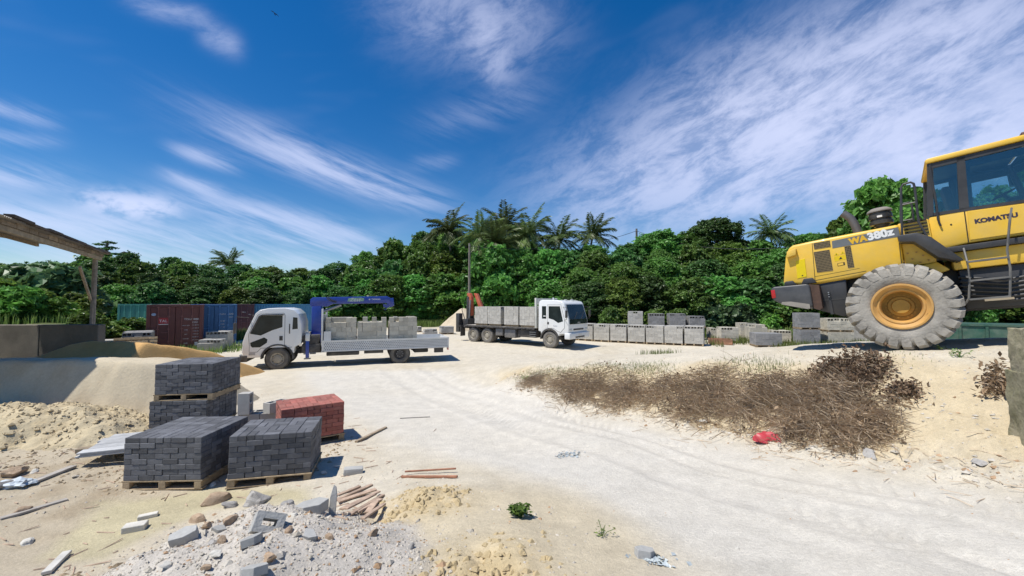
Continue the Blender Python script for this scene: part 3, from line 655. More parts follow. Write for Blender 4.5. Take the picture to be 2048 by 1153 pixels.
while x < Lr-.6:
    L = rn.uniform(.45, .75); G().box(x, x+L-.03, min(-sgn*.03, 0), max(-sgn*.03, 0), ZE+.025, ZE+.025+rn.uniform(.09, .14)).obj('fascia_board', M('fascia_wood', (.21,.165,.12), .9, var=.4, scale=4, bump=.3, orand=.35), sh, T(0, 0, 0), smooth=0); x += L
x = -.4
while x < Lr-.6:
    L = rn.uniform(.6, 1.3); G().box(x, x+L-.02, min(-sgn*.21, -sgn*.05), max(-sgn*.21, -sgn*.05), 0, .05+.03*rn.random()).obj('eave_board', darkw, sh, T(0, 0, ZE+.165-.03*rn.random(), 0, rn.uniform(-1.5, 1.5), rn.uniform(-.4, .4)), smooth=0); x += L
for k, xx in enumerate((.12, 7.7)):
    wp = sh.matrix_local @ Vector((xx, sgn*.1, 0)); gz = (EARTH(wp.x, wp.y) if k == 0 else HH(wp.x, wp.y))-.15
    if k == 1: gz = HH(wp.x, wp.y)-.3
    G().tube([(xx, sgn*.12, gz), (xx, sgn*.10, ZE-.1)], [.085, .075], 10).obj('post', M('grey_post', (.26,.23,.19), .9, var=.3, scale=6, bump=.4), sh)
    G().tube([(xx+.04, sgn*.12, gz), (xx+.20, sgn*.10, ZE-1.9)], [.05, .04], 6).obj('post', MATS['grey_post'], sh)
    G().box(-.05, .05, -.03, .03, 0, 1.75).obj('brace', pale, sh, T(xx+.08, sgn*.16, ZE-1.62, 0, -sgn*0, 50), smooth=0)
    if k: G().box(xx-.05, xx+.05, min(0, sgn*Wr), max(0, sgn*Wr), ZE-.3, ZE-.165).obj('tie_beam', wood, sh)
    G().tube([(xx, sgn*Wr, gz-2), (xx, sgn*Wr, ZE+.9)], .09, 10).obj('post', MATS['grey_post'], sh)
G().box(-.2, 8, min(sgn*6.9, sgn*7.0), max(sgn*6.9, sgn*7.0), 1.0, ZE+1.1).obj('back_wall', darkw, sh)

# ------------------------------------------------------------------ shipping containers
def container(label, c, x, y, rz, z=0., L=6.06, text=None, face='door', seed=0, dust=.3):
    mt = M('container_paint_%d' % seed, c, .55, .0, var=.16, scale=1.5, dust=dust, dustc=tuple(q*.55+.05 for q in c), dscale=1.6)
    t = thing('shipping_container', label, 'container', T(x, y, z, rz), 'shipping containers')     # door end at local -y, origin middle of the door sill
    W, Hh = 2.44, 2.59; h = W/2
    for sx in (-1, 1):
        for y0 in (0, L-.16): G().box(min(sx*h, sx*(h-.16)), max(sx*h, sx*(h-.16)), y0, y0+.16, 0, Hh).obj('corner_post', mt, t, bevel=.01, segs=1)
        G().box(min(sx*h, sx*(h-.1)), max(sx*h, sx*(h-.1)), .165, L-.165, 0, .16).obj('bottom_rail', mt, t); G().box(min(sx*h, sx*(h-.08)), max(sx*h, sx*(h-.08)), .165, L-.165, Hh-.09, Hh).obj('top_rail', mt, t)
        g = G(); V = []; n = 0; yy = .17
        while yy < L-.2:
            for dy, off in ((0, .02), (.07, .02), (.105, .056), (.175, .056)): V.append((yy+dy, off))
            yy += .21
        V = [(a, b) for a, b in V if a < L-.17]; n = len(V)
        g.add([(sx*(h-b), a, .162) for a, b in V]+[(sx*(h-b), a, Hh-.092) for a, b in V], [(i, i+1, n+i+1, n+i) for i in range(n-1)]).obj('side_panel', mt, t, smooth=0, recalc=False)
    G().box(-h+.085, h-.085, .165, L-.165, Hh-.05, Hh-.012).obj('roof', M('container_roof_%d' % seed, tuple(min(q*1.25+.16, .6) for q in c), .7, var=.2, scale=2), t)
    g = G(); V = []; xx = -h+.165
    while xx < h-.2:
        for dx, off in ((0, .02), (.08, .02), (.115, .055), (.19, .055)): V.append((xx+dx, off))
        xx += .225
    n = len(V); g.add([(a, L-b, .162) for a, b in V]+[(a, L-b, Hh-.1) for a, b in V], [(i, i+1, n+i+1, n+i) for i in range(n-1)]).obj('end_panel', mt, t, smooth=0, recalc=False)
    G().box(-h+.165, h-.165, 0, .12, 0, .13).obj('door_sill', mt, t); G().box(-h+.165, h-.165, 0, .12, Hh-.13, Hh).obj('door_header', mt, t)
    G().box(-h+.17, h-.17, L-.12, L, 0, .155).obj('end_sill', mt, t); G().box(-h+.17, h-.17, L-.12, L, Hh-.095, Hh).obj('end_header', mt, t)
    rodm = M('rod_paint_%d' % seed, tuple(min(q*1.5+.05, .6) for q in c), .5, .2)
    for sx in (-1, 1):
        d = G(); x0, x1 = (-h+.17, -.012) if sx < 0 else (.012, h-.17); d.box(x0, x1, .045, .095, .14, Hh-.14)
        for zz in (.22, .84, 1.46): d.box(x0+.07, x1-.07, .037, .044, zz, zz+.50+(.05 if zz > 1 else 0))
        dd = d.obj('door', mt, t, bevel=.004, segs=1)
        for rx in (.28, .74):
            X_ = sx*rx; rod = G().tube([(X_, .015, .06), (X_, .015, Hh-.06)], .018, 8); 
            for zz in (.12, .5, 1.2, 1.9, Hh-.16): rod.box(X_-.05, X_+.05, .0, .034, zz, zz+.06)
            rod.box(X_, X_+sx*.30, -.005, .012, 1.02, 1.05); rod.obj('lock_rod', rodm, dd)
    if text:
        for s, size, tx, tz, m in text:
            new_obj('lettering', text_mesh(s, size, m, .004), t, Matrix.Translation((tx, .030, tz))@Euler((R_(90), 0, 0)).to_matrix().to_4x4())
    return t
tred = M('red_sticker', (.42,.04,.045), .5, var=.1)
p = at(349, 690, 22.6); yaw = math.degrees(math.atan2(.84, 1))*.9
ct = container('brown-red container with closed doors and white markings behind the sand', (.15,.046,.038), p.x, p.y, yaw, HH(p.x, p.y), seed=0, text=[
    ('TAL', .2, -.51, 1.68, wtext), ('TCLU', .135, .55, 1.76, wtext), ('318887 0', .135, .95, 1.76, wtext), ('22G1', .135, .88, 1.58, wtext)]
    + [(s, .07, .92, 1.42-.17*i, wtext) for i, s in enumerate(('30 480 KG', '67 200 LB', '2 250 KG', '4 960 LB', '28 230 KG', '33.2 CU.M'))]
    + [(s, .07, .48, 1.40-.25*i, wtext) for i, s in enumerate(('MAX. GW.', 'TARE', 'NET', 'CU.CAP.', 'CUBE'))])
G().box(-.71, -.30, .031, .0345, 1.53, 1.86).obj('sticker', tred, ct)
G().box(-.71, -.30, .031, .0345, 1.48, 1.515).obj('sticker_strip', wtext, ct)
G().lathe([(.001, .031), (.085, .031), (.085, .035), (.001, .035)], 20, X=T(-.92, 0, 2.05)@Matrix.Diagonal((1.15, 1, .9, 1))).obj('round_decal', M('pale_blue_decal', (.35,.45,.60), .5, var=.1), ct)
G().box(-1.0, -.82, .031, .035, .55, .60).obj('label_plate', wtext, ct); G().box(-.98, -.83, .031, .035, .25, .42).obj('data_plate', M('tan_plate', (.4,.28,.17), .5, var=.1), ct); G().box(.88, 1.02, .031, .035, .25, .45).obj('label_plate', wtext, ct)
p = at(427, 680, 26.0); container('blue container with white markings next to the brown one', (.045,.15,.32), p.x, p.y, 36, HH(p.x, p.y), seed=1, text=[('HLXU', .14, .42, 1.95, wtext), ('2206', .14, .9, 1.95, wtext), ('22G1', .11, .9, 1.75, wtext), ('30 480', .09, .45, 1.5, wtext), ('2 200', .09, .45, 1.3, wtext), ('28 280', .09, .45, 1.1, wtext), ('33.1', .09, .45, .9, wtext)])
p = at(474, 660, 34.5); container('dark maroon container at the back, past the blue doors', (.085,.03,.038), p.x, p.y, 32, HH(p.x, p.y), seed=2, text=[('TRLU', .13, .45, 1.9, wtext), ('45G1', .1, .9, 1.7, wtext)])
p = at(497, 655, 36.5); container('long blue container standing side-on behind the crane truck cab', (.06,.23,.42), p.x, p.y, -62, HH(p.x, p.y), seed=3)
p = at(268, 660, 33.5); container('faded turquoise container half hidden by the weeds', (.08,.30,.24), p.x, p.y, 12, HH(p.x, p.y), seed=4)
# ------------------------------------------------------------------ trucks
def wheel(parent, x, y, r, w, side, name='wheel', rimc=None, hub=True, tm=None):
    """side: -1 outer face towards -y, +1 towards +y"""
    wh = new_obj(name, None, parent, T(x, y, r))
    tm = tm or rubber; rr = r*.57
    prof = [(rr, -w/2+.03), (rr+.04, -w/2+.005), (r*.80, -w/2), (r*.93, -w/2+.012), (r*.985, -w/2+.04), (r, -w/2+.075), (r, w/2-.075), (r*.985, w/2-.04), (r*.93, w/2-.012), (r*.80, w/2), (rr+.04, w/2-.005), (rr, w/2-.03)]
    g = G().lathe(prof, 36)
    for k in range(4): 
        q = -w*.3+w*.2*k; g.lathe([(r+.001, q-.012), (r+.010, q-.009), (r+.010, q+.05), (r+.001, q+.053)], 36)
    g.obj('tyre', tm, wh)
    s = side; rm = rimc or steel
    G().lathe([(rr+.004, s*(w/2-.028)), (rr-.012, s*(w/2-.012)), (rr-.03, s*(w/2-.03)), (rr-.045, s*(w*.25)), (rr*.72, s*(w*.20)), (rr*.60, s*(w*.34)), (rr*.42, s*(w*.36)), (rr*.40, s*(w*.42)), (.001, s*(w*.44))], 30).obj('rim', rm, wh)
    if hub:
        h = G()
        for k in range(8):
            a = 2*math.pi*k/8; h.tube([(rr*.52*math.cos(a), s*w*.33, rr*.52*math.sin(a)), (rr*.52*math.cos(a), s*w*.41, rr*.52*math.sin(a))], .018, 6)
        h.obj('wheel_nuts', steel, wh)
        d = G()
        for k in range(6):
            a = 2*math.pi*(k+.5)/6; d.lathe([(.001, 0), (rr*.13, 0), (rr*.13, s*.006), (.001, s*.006)], 10, X=T(rr*.84*math.cos(a), s*(w*.232), rr*.84*math.sin(a)))
        d.obj('hand_holes', black, wh)
    return wh
def arc(cx, cz, r, a0, a1, n):
    return [(cx+r*math.cos(R_(a0+(a1-a0)*i/n)), cz+r*math.sin(R_(a0+(a1-a0)*i/n))) for i in range(n+1)]
def skin(pts, y, s, th=.006):
    """thin panel on the side of a cab: outline pts (x,z) standing th proud of plane y, facing side s"""
    return G().prism(pts, y, y+s*th)
dusty = M('dusty_black_plastic', (.035,.035,.036), .65, var=.2, dust=.35, dustc=(.33,.29,.23), dscale=4)
alum = M('aluminium', (.62,.63,.63), .38, .75, var=.08, dust=.12)
alum_w = M('pale_aluminium', (.66,.66,.64), .5, .15, var=.06, dust=.15, dustc=(.5,.44,.34))
rim_d = M('dusty_rim', (.34,.31,.25), .8, .1, var=.2, dust=.5, dustc=(.42,.37,.28), dscale=5)
blue = M('crane_blue', (.012,.045,.30), .38, var=.1, dust=.10, dustc=(.3,.3,.3), coat=.3)
chass = M('chassis_dark', (.03,.03,.034), .7, var=.3, dust=.4, dustc=(.26,.23,.18), dscale=4)
lamp = M('lamp_glass', (.55,.56,.55), .15, var=.05, spec=.8)
seatm = M('seat_fabric', (.06,.06,.065), .9)

def crane_truck():
    f = Vector((-9.55+5.0, 16.35-18.0, 0)).normalized(); rz = math.degrees(math.atan2(f.y, f.x)); ox, oy = -9.55, 16.4
    cc = Vector((ox, oy, 0))-Vector((-f.y, f.x, 0))*.98       # near wheel stands at local y=+.98
    t = thing('crane_truck', 'white cab-over truck with a blue folded crane behind the cab and aluminium bed', 'truck', T(cc.x, cc.y, HH(cc.x, cc.y), rz))
    r = .44; YC = 1.06
    out = [(1.20,.52),(1.24,.80),(1.225,1.15),(1.13,1.48),(.80,2.28),(.66,2.42),(.35,2.49),(-.25,2.50),(-.55,2.43),(-.74,2.24),(-.84,1.85),(-.86,1.25),(-.84,1.02)]
    ar = arc(0, r, .60, 176, 8, 12); low = [(-.62, .90)]+[p for p in ar if p[1] > .5 and p[0] > -.58]+[(.62,.52)]
    G().prism(out+low, -YC, YC).obj('cab', white, t, bevel=.05, segs=3, smooth=40)
    for s in (1, -1):
        y = s*YC
        d = skin([(.98,1.02),(1.02,1.45),(.72,2.20),(.60,2.27),(-.20,2.28),(-.24,2.2),(-.24,.98),(-.50,.92),(-.50,.90),(.58,.90),(.72,.75),(.98,.75)], y, s, .010).obj('door', white, t, bevel=.004, segs=1)
        skin([(.995,1.01),(1.035,1.45),(.73,2.215),(.605,2.285),(-.21,2.295),(-.255,2.2),(-.255,.965),(-.515,.91),(-.515,.885),(.575,.885),(.715,.735),(.995,.735)], y, s, .004).obj('door_gap', black, t)
        skin([(.93,1.47),(.66,2.12),(.56,2.19),(-.16,2.19),(-.16,1.72),(.20,1.60),(.60,1.40)], y+s*.008, s, .006).obj('window', winglass if 0 else darkglass, d)
        skin([(.97,1.50),(.68,2.17),(.57,2.24),(-.20,2.25),(-.20,2.20),(.55,2.195),(.645,2.13),(.93,1.47)], y+s*.006, s, .035).obj('window_visor', dusty, d)
        skin([(.94,.99),(.96,1.12),(.48,1.32),(.36,1.24),(.38,1.10),(.62,.93),(.88,.93)], y+s*.008, s, .006).obj('lower_window', darkglass, d)
        skin([(-.06,1.18),(-.18,1.18),(-.18,1.36),(-.06,1.36)], y+s*.009, s, .012).obj('handle', dusty, d)
        skin([(-.52,1.62),(-.72,1.64),(-.70,2.10),(-.54,2.12)], y, s, .006).obj('side_window', darkglass, t)
        skin([(-.40,1.45),(-.44,1.45),(-.44,1.85),(-.40,1.85)], y, s, .008).obj('intake_vent', dusty, t)
        skin([(1.0,.62),(.78,.62),(.78,.71),(1.0,.71)], y, s, .012).obj('marker_lamp', M('grey_lens', (.4,.4,.4), .3), t)
        g = G().prism(arc(0, r, .60, 182, 2, 14)+arc(0, r, .54, 2, 182, 14), y-s*.3, y+s*.02); g.obj('wheel_arch', dusty, t)
        # mirrors on stays
        m = new_obj('mirror', None, t, T(0, 0, 0)); G().tube([(1.02, y, 2.12), (1.42, y+s*.12, 2.16), (1.45, y+s*.16, 1.95)], .016, 6).obj('stay', dusty, m); G().cbox(1.45, y+s*.16, 1.72, .07, .20, .42).obj('mirror_head', dusty, m, bevel=.02)
        G().tube([(1.22, y, 1.05), (1.46, y+s*.08, 1.0), (1.50, y+s*.08, 1.30)], .014, 6).obj('stay', dusty, m)
    ws = [(1.155,1.50),(.80,2.34)]
    G().add([(1.16+.012, -.92, 1.50), (1.16+.012, .92, 1.50), (.815+.012, .86, 2.30), (.815+.012, -.86, 2.30)], [(0,1,2,3)]).obj('windscreen', darkglass, t, smooth=0, recalc=False)
    G().box(1.05, 1.30, -1.08, 1.08, .36, .62).obj('bumper', dusty, t, bevel=.03); G().box(1.30, 1.325, -1.10, -.8, .34, .66).obj('bumper_corner', white, t, bevel=.01); G().box(1.30, 1.325, .8, 1.10, .34, .66).obj('bumper_corner', white, t, bevel=.01)
    G().box(1.235, 1.25, -.7, .7, .75, 1.05).obj('grille', dusty, t, bevel=.005, segs=1)
    for s in (-1, 1): G().box(1.225, 1.262, min(s*.72, s*.98), max(s*.72, s*.98), .72, .92).obj('headlight', lamp, t, bevel=.02)
    # chassis
    g = G()
    for s in (-1, 1): g.box(-6.9, 1.0, s*.40-.035, s*.40+.035, .56, .78)
    for x in (-1.0, -2.2, -3.4, -4.8, -6.2): g.box(x-.04, x+.04, -.365, .365, .6, .74)
    g.obj('chassis', chass, t)
    G().box(-1.55, -.86, -.95, .95, .62, .98).box(-1.5, -.9, .3, .9, .98, 1.35).box(-1.3, -1.0, -.8, .1, .98, 1.4).obj('equipment_box', chass, t, bevel=.02)
    G().tube([(-1.02, .80, .55), (-1.02, .80, 1.0)], .11, 14).obj('air_tank', M('tank_paint', (.35,.35,.36), .5), t)
    G().lathe([(.001,0),(.09,0),(.09,.42),(.001,.42)], 14, axis='z', X=T(-1.0, .55, 1.05)).obj('oil_filter', alum_w, t)
    G().box(-3.1, -1.8, .55, 1.0, .46, .62).obj('fuel_tank', chass, t, bevel=.04); G().box(-4.1, -3.3, .6, 1.0, .50, .64).obj('tool_box', chass, t, bevel=.02)
    G().box(-6.1, -5.45, -.6, .75, .42, .60).obj('spare_carrier', chass, t, bevel=.05)
    # crane: column, boom, outrigger
    G().box(-1.52, -1.12, -.22, .22, .98, 2.55).obj('crane_column', blue, t, bevel=.04); G().box(-1.6, -1.05, -.36, .36, .78, 1.35).obj('crane_base', blue, t, bevel=.03)
    bm = G().prism([(-1.05,2.55),(-1.05,2.85),(-1.15,2.95),(-4.25,3.02),(-4.42,2.95),(-4.45,2.66),(-4.2,2.70),(-1.95,2.66),(-1.75,2.55)], -.16, .16).obj('boom', blue, t, bevel=.025)
    G().box(-4.22, -2.6, -.175, .175, 2.735, 2.745).obj('boom_rib', blue, bm); G().prism([(-4.25,2.92),(-4.56,2.94),(-4.60,2.58),(-4.42,2.50),(-4.28,2.66)], -.11, .11).obj('boom_head', blue, bm, bevel=.02)
    G().prism([(-4.10,2.66),(-4.40,2.62),(-4.36,2.48),(-4.12,2.50)], -.09, .09).tube([(-4.25,0,2.5),(-4.25,0,2.42),(-4.20,0,2.38),(-4.15,0,2.42)], .018, 6).obj('hook_block', blue, bm)
    G().tube([(-1.5,0,2.3),(-2.3,0,2.62)], .07, 10).obj('lift_cylinder', steel, t)
    G().tube([(-1.78, .165, 2.96), (-1.88,.19,2.86),(-2.0,.19,2.80),(-2.12,.17,2.78)], .02, 6).tube([(-1.70, .165, 2.96), (-1.80,.19,2.84),(-1.95,.19,2.76),(-2.1,.17,2.73)], .02, 6).obj('hose', black, bm)
    for s in (1, -1):
        y = s*.162; M4 = Matrix.Translation((-2.88, y, 2.845))@Matrix(((-s,0,0,0),(0,0,s,0),(0,1,0,0),(0,0,0,1)))
        G().prism([(-2.56,2.77),(-3.25,2.79),(-3.27,2.92),(-3.13,2.95),(-2.60,2.91)], y, y+s*.002).obj('logo_patch', M('logo_green', (.25,.42,.30), .5, var=.35, scale=6), bm)
        new_obj('lettering', text_mesh('Zest', .23, M('logo_silver', (.55,.57,.58), .4), .006, .25, 1.05, .004), bm, M4@Matrix.Translation((0, 0, .004)))
        new_obj('lettering', text_mesh('TADANO', .085, wtext, .004, 0, 1.1, .002), bm, Matrix.Translation((-3.78, y, 2.87))@Matrix(((-s,0,0,0),(0,0,s,0),(0,1,0,0),(0,0,0,1))))
        G().prism([(-3.46,2.89),(-3.54,2.89),(-3.50,2.83)], y, y+s*.003).obj('emblem', wtext, bm)
        o = new_obj('outrigger', None, t); G().box(-1.14, -1.01, min(s*.85, s*.98), max(s*.85, s*.98), .42, 1.15).obj('outrigger_leg', blue, o, bevel=.01); G().box(-1.2, -.95, min(s*.82, s*1.0), max(s*.82, s*1.0), .36, .40).obj('foot', steel, o); G().box(-1.16, -1.0, min(s*.8, s*1.02), max(s*.8, s*1.02), 1.12, 1.42).obj('control_valve', alum_w, o, bevel=.01)
    # bed
    x0, x1 = -1.62, -6.98
    G().box(x1, x0, -1.08, 1.08, .86, .92).obj('deck', alum_w, t); g = G()
    for k in range(14): g.box(x0-.3-k*.37, x0-.22-k*.37, -1.05, 1.05, .79, .858)
    g.obj('cross_members', chass, t)
    tread = M('tread_plate', (.62,.63,.63), .45, .2, var=.1, dust=.15)
    for s in (1, -1):
        L = (x0-x1)/1
        sd = G().box(x1+.02, x0-.02, min(s*1.085, s*1.12), max(s*1.085, s*1.12), .70, 1.08).obj('side_board', tread, t)
        g = G(); n = 66
        for i in range(n):
            for j in range(5):
                xx = x1+.08+(x0-x1-.16)*(i+.5*(j % 2))/n; zz = .745+j*.068; a = .030; y = s*1.12
                g.add([(xx-a, y, zz), (xx, y, zz-a*.9), (xx+a, y, zz), (xx, y, zz+a*.9), (xx, y+s*.012, zz)], [(0,1,4),(1,2,4),(2,3,4),(3,0,4)])
        g.obj('tread_studs', M('stud_alu', (.20,.205,.21), .5, .2, var=.1), sd, smooth=0)
        G().box(x1, x0, min(s*1.075, s*1.135), max(s*1.075, s*1.135), 1.081, 1.115).obj('top_rail', alum_w, sd); G().box(x1, x0, min(s*1.07, s*1.14), max(s*1.07, s*1.14), .65, .698).obj('bottom_rail', alum_w, sd)
        for xx in (x0-.05, x1+.03): G().box(xx-.035, xx+.035, min(s*1.075, s*1.14), max(s*1.075, s*1.14), .64, 1.12).obj('corner_stake', alum_w, t)
        G().box(-1.66, -1.60, min(s*.78, s*1.06), max(s*.78, s*1.06), .92, 2.46).obj('headboard_post', alum_w, t, bevel=.01); G().box(-1.98, -1.70, min(s*1.03, s*1.09), max(s*1.03, s*1.09), 1.12, 1.50).obj('headboard_gusset', tread, t)
        mf = G().prism(arc(-4.8, r, .55, 165, 15, 10)+arc(-4.8, r, .52, 15, 165, 10), min(s*.62, s*1.02), max(s*.62, s*1.02)).obj('mudguard', dusty, t)
    G().box(-1.65, -1.61, -.78, .78, .92, 2.2).obj('headboard', tread, t)
    G().box(x1-.02, x1+.012, -1.07, 1.07, .70, 1.10).obj('tailboard', tread, t)
    G().box(-6.75, -6.35, .85, 1.0, .42, .62).obj('tail_lamp_bracket', chass, t); G().box(-7.0, -6.96, .75, 1.0, .52, .62).obj('tail_lamp', red_lens, t)
    tr = M('dusty_truck_tyre', (.085,.08,.072), .9, var=.2, scale=5, bump=.3, dust=.5, dustc=(.30,.27,.22), dscale=4)
    for s in (1, -1):
        wheel(t, 0, s*.98, r, .25, s, rimc=rim_d, tm=tr)
        wheel(t, -4.8, s*.98, r, .24, s, rimc=chass, tm=tr); wheel(t, -4.8, s*.70, r, .24, s, rimc=chass, hub=False, tm=tr)
    G().tube([(0,-.95,r),(0,.95,r)], .06, 8).tube([(-4.8,-.95,r),(-4.8,.95,r)], .09, 8).obj('axle', chass, t)
    # load
    MW = t.matrix_local
    for i, (xx, k, L, lab) in enumerate(((-2.36,'beige',4,'pale block load next to the crane column, loose blocks on top'),(-3.62,'beige',4,'pale block load in the middle of the crane truck bed'),(-4.96,'beige',4,'tallest pale block load towards the tail of the crane truck'))):
        lm = MW@T(xx, .25, .925, 90)
        pallet('pallet under '+lab, lm, 1.08, 1.12, 'pallets on the crane truck')
        stack('block_stack', 'block', lab, 'block stack', lm@T(0, 0, PH+.002)@Matrix.Scale(1.01, 4), 3, 3, L, .4, .2, BL[k][2], 'block loads on the crane truck', top='plain' if i == 2 else 'hollow', core=BL[k][0], hollow=BL[k][0]['mesh'], jit=.006, seed=100+i, missing=.0)
        st = stack('block_stack', 'block', 'part course of blocks left loose on '+('the load by the crane' if i == 0 else 'the middle load' if i == 1 else 'the tail-end load'), 'block stack', lm@T(0, 0, PH+.004+L*.2*1.01)@Matrix.Scale(1.01, 4), 3, 3, 1, .4, .2, BL[k][2], 'loose top courses', top='hollow', core=BL[k][0], hollow=BL[k][1], jit=.01, seed=110+i, missing=.45 if i != 1 else .8)
    return t
crane_truck()

def flatbed():
    f = Vector((.79, -.613, 0)); rz = math.degrees(math.atan2(f.y, f.x)); p = Vector((2.35, 24.1, 0))
    cc = p+Vector((-f.y, f.x, 0))*.98
    t = thing('flatbed_truck', 'white six-wheeled flatbed truck with an orange crane at the tail', 'truck', T(cc.x, cc.y, HH(cc.x, cc.y), rz))
    r = .50; YC = 1.18; WB = 5.0
    out = [(1.28,.88),(1.33,1.30),(1.30,1.72),(1.02,2.66),(.90,2.78),(.5,2.86),(-.55,2.88),(-.72,2.80),(-.78,2.6),(-.80,1.0)]
    low = [(-.62,.95)]+[q for q in arc(0, r, .66, 172, 20, 10) if q[1] > .7]+[(.74,.86)]
    G().prism(out+low, -YC, YC).obj('cab', white, t, bevel=.055, segs=3, smooth=40)
    for s in (1, -1):
        y = s*YC
        d = skin([(.78,.98),(1.04,1.25),(1.04,1.68),(.80,2.58),(-.12,2.58),(-.12,1.2),(.3,1.2),(.55,1.05)], y, s, .010).obj('door', white, t, bevel=.004, segs=1)
        skin([(.79,.96),(1.055,1.245),(1.055,1.68),(.81,2.595),(-.135,2.595),(-.135,1.185),(.295,1.185),(.545,1.035)], y, s, .004).obj('door_gap', black, t)
        skin([(.95,1.62),(.74,2.50),(-.04,2.50),(-.04,1.78),(.30,1.70),(.62,1.52)], y+s*.008, s, .006).obj('window', darkglass, d)
        skin([(-.02,1.42),(-.14,1.42),(-.14,1.56),(-.02,1.56)], y+s*.009, s, .012).obj('handle', dusty, d)
        skin([(-.22,1.75),(-.52,1.75),(-.52,2.50),(-.22,2.50)], y, s, .006).obj('side_window', darkglass, t)
        skin([(-.25,1.88),(-.42,1.88),(-.42,1.93),(-.25,1.93)], y+s*.006, s, .006).obj('sticker', wtext, t)
        G().prism(arc(0, r, .66, 178, 2, 14)+arc(0, r, .58, 2, 178, 14), y-s*.35, y+s*.02).obj('wheel_arch', dusty, t)
        G().box(1.24, 1.33, min(s*.78, s*1.12), max(s*.78, s*1.12), 1.06, 1.20).obj('headlight', lamp, t, bevel=.02)
        G().box(1.36, 1.40, min(s*.70, s*.86), max(s*.70, s*.86), .82, .87).obj('fog_lamp', orange_lens, t)
        m = new_obj('mirror', None, t); G().tube([(.95, y, 2.45), (1.30, y+s*.22, 2.45), (1.32, y+s*.25, 1.75), (1.05, y, 1.7)], .016, 6).obj('stay', dusty, m); G().cbox(1.32, y+s*.27, 2.05, .07, .19, .42).obj('mirror_head', dusty, m, bevel=.02)
    new_obj('lettering', text_mesh('Isuzu', .13, M('grey_lettering', (.30,.32,.36), .5), .004), t, Matrix.Translation((.42, -YC-.012, 1.34))@Matrix(((1,0,0,0),(0,0,-1,0),(0,1,0,0),(0,0,0,1))))
    G().add([(1.318, -1.06, 1.74), (1.318, 1.06, 1.74), (1.062, 1.0, 2.60), (1.062, -1.0, 2.60)], [(0,1,2,3)]).obj('windscreen', darkglass, t, smooth=0, recalc=False)
    G().add([(1.345, -1.07, 1.45), (1.345, 1.07, 1.45), (1.322, 1.07, 1.735), (1.322, -1.07, 1.735)], [(0,1,2,3)]).obj('front_panel', darkglass, t, smooth=0, recalc=False)
    new_obj('lettering', text_mesh('ISUZU', .11, wtext, .004, 0, 1.05), t, Matrix.Translation((1.348, 0, 1.52))@Matrix(((0,0,1,0),(1,0,0,0),(0,1,0,0),(0,0,0,1))))
    for s in (-.5, .35): G().tube([(1.335, s, 1.72), (1.20, s+.55, 2.15)], .010, 5).obj('wiper', black, t)
    G().box(1.31, 1.335, -.62, .62, 1.08, 1.18).obj('grille_slot', dusty, t, bevel=.01)
    bp = G().box(1.05, 1.42, -1.22, 1.22, .58, .94).obj('bumper', white, t, bevel=.045, segs=3); G().box(1.415, 1.428, -.55, .55, .64, .73).obj('bumper_slot', dusty, bp); G().box(1.42, 1.435, -.2, .2, .74, .86).obj('number_plate', alum_w, bp)
    for s in (-.45, .3): G().box(.62, .80, s-.06, s+.06, 2.83, 2.90).obj('roof_lamp', lamp, t, bevel=.015)
    G().tube([(-.1,-.55,2.86),(-.1,-.55,3.02)], .05, 10).obj('beacon', white, t)
    g = G().box(-.8, -.85, 0, 0, 0, 0) if False else G()
    for s in (-1, 1): g.box(-7.3, 1.1, s*.42-.04, s*.42+.04, .74, 1.0)
    for x in (-1.2, -2.4, -3.6, -4.6, -5.8, -7.0): g.box(x-.05, x+.05, -.378, .378, .78, .94)
    g.obj('chassis', chass, t)
    G().box(-2.4, -1.0, -1.1, -.5, .55, 1.02).obj('air_box', chass, t, bevel=.03); G().box(-3.5, -2.6, -1.12, -.5, .45, 1.02).obj('fuel_tank', M('dull_tank', (.16,.16,.165), .5, .3, dust=.3), t, bevel=.06); G().box(-4.25, -3.65, -1.12, -.55, .55, 1.02).obj('battery_box', M('dull_tank', (.16,.16,.165), .5), t, bevel=.03)
    G().box(-3.4, -1.2, .5, 1.12, .5, 1.02).obj('side_locker', chass, t, bevel=.03)
    for k in range(3): G().box(-1.45, -1.0, -1.19, -1.105, .62+.13*k, .65+.13*k).obj('step', steel, t)
    x0, x1 = -1.05, -7.0
    deckm = M('dusty_deck', (.36,.34,.30), .8, var=.15, dust=.4)
    for k in range(8):
        w = 2.44/8; G().box(x1, x0, -1.22+k*w+.003, -1.22+(k+1)*w-.003, 1.12, 1.16).obj('deck_plank', deckm, t, smooth=0)
    g = G()
    for k in range(16): g.box(x0-.2-k*.42, x0-.1-k*.42, -1.18, 1.18, 1.0, 1.118)
    g.obj('cross_members', chass, t)
    for s in (-1, 1): G().box(x1, x0, min(s*1.222, s*1.25), max(s*1.222, s*1.25), 1.06, 1.165).obj('side_rail', chass, t)
    hb_ = new_obj('headboard', None, t)
    for s in (-1, 1): G().box(-1.02, -.90, min(s*1.12, s*1.24), max(s*1.12, s*1.24), 1.16, 3.0).obj('post', M('cream_paint', (.55,.55,.50), .5, dust=.15), hb_, bevel=.01)
    G().box(-.99, -.93, -1.12, 1.12, 2.6, 2.98).obj('top_panel', MATS['cream_paint'], hb_); G().box(-.99, -.94, -1.12, 1.12, 1.16, 1.8).obj('lower_panel', MATS['cream_paint'], hb_)
    for k in range(5): G().box(-.985, -.945, -1.12, 1.12, 1.9+.14*k, 1.94+.14*k).obj('bar', MATS['cream_paint'], hb_)
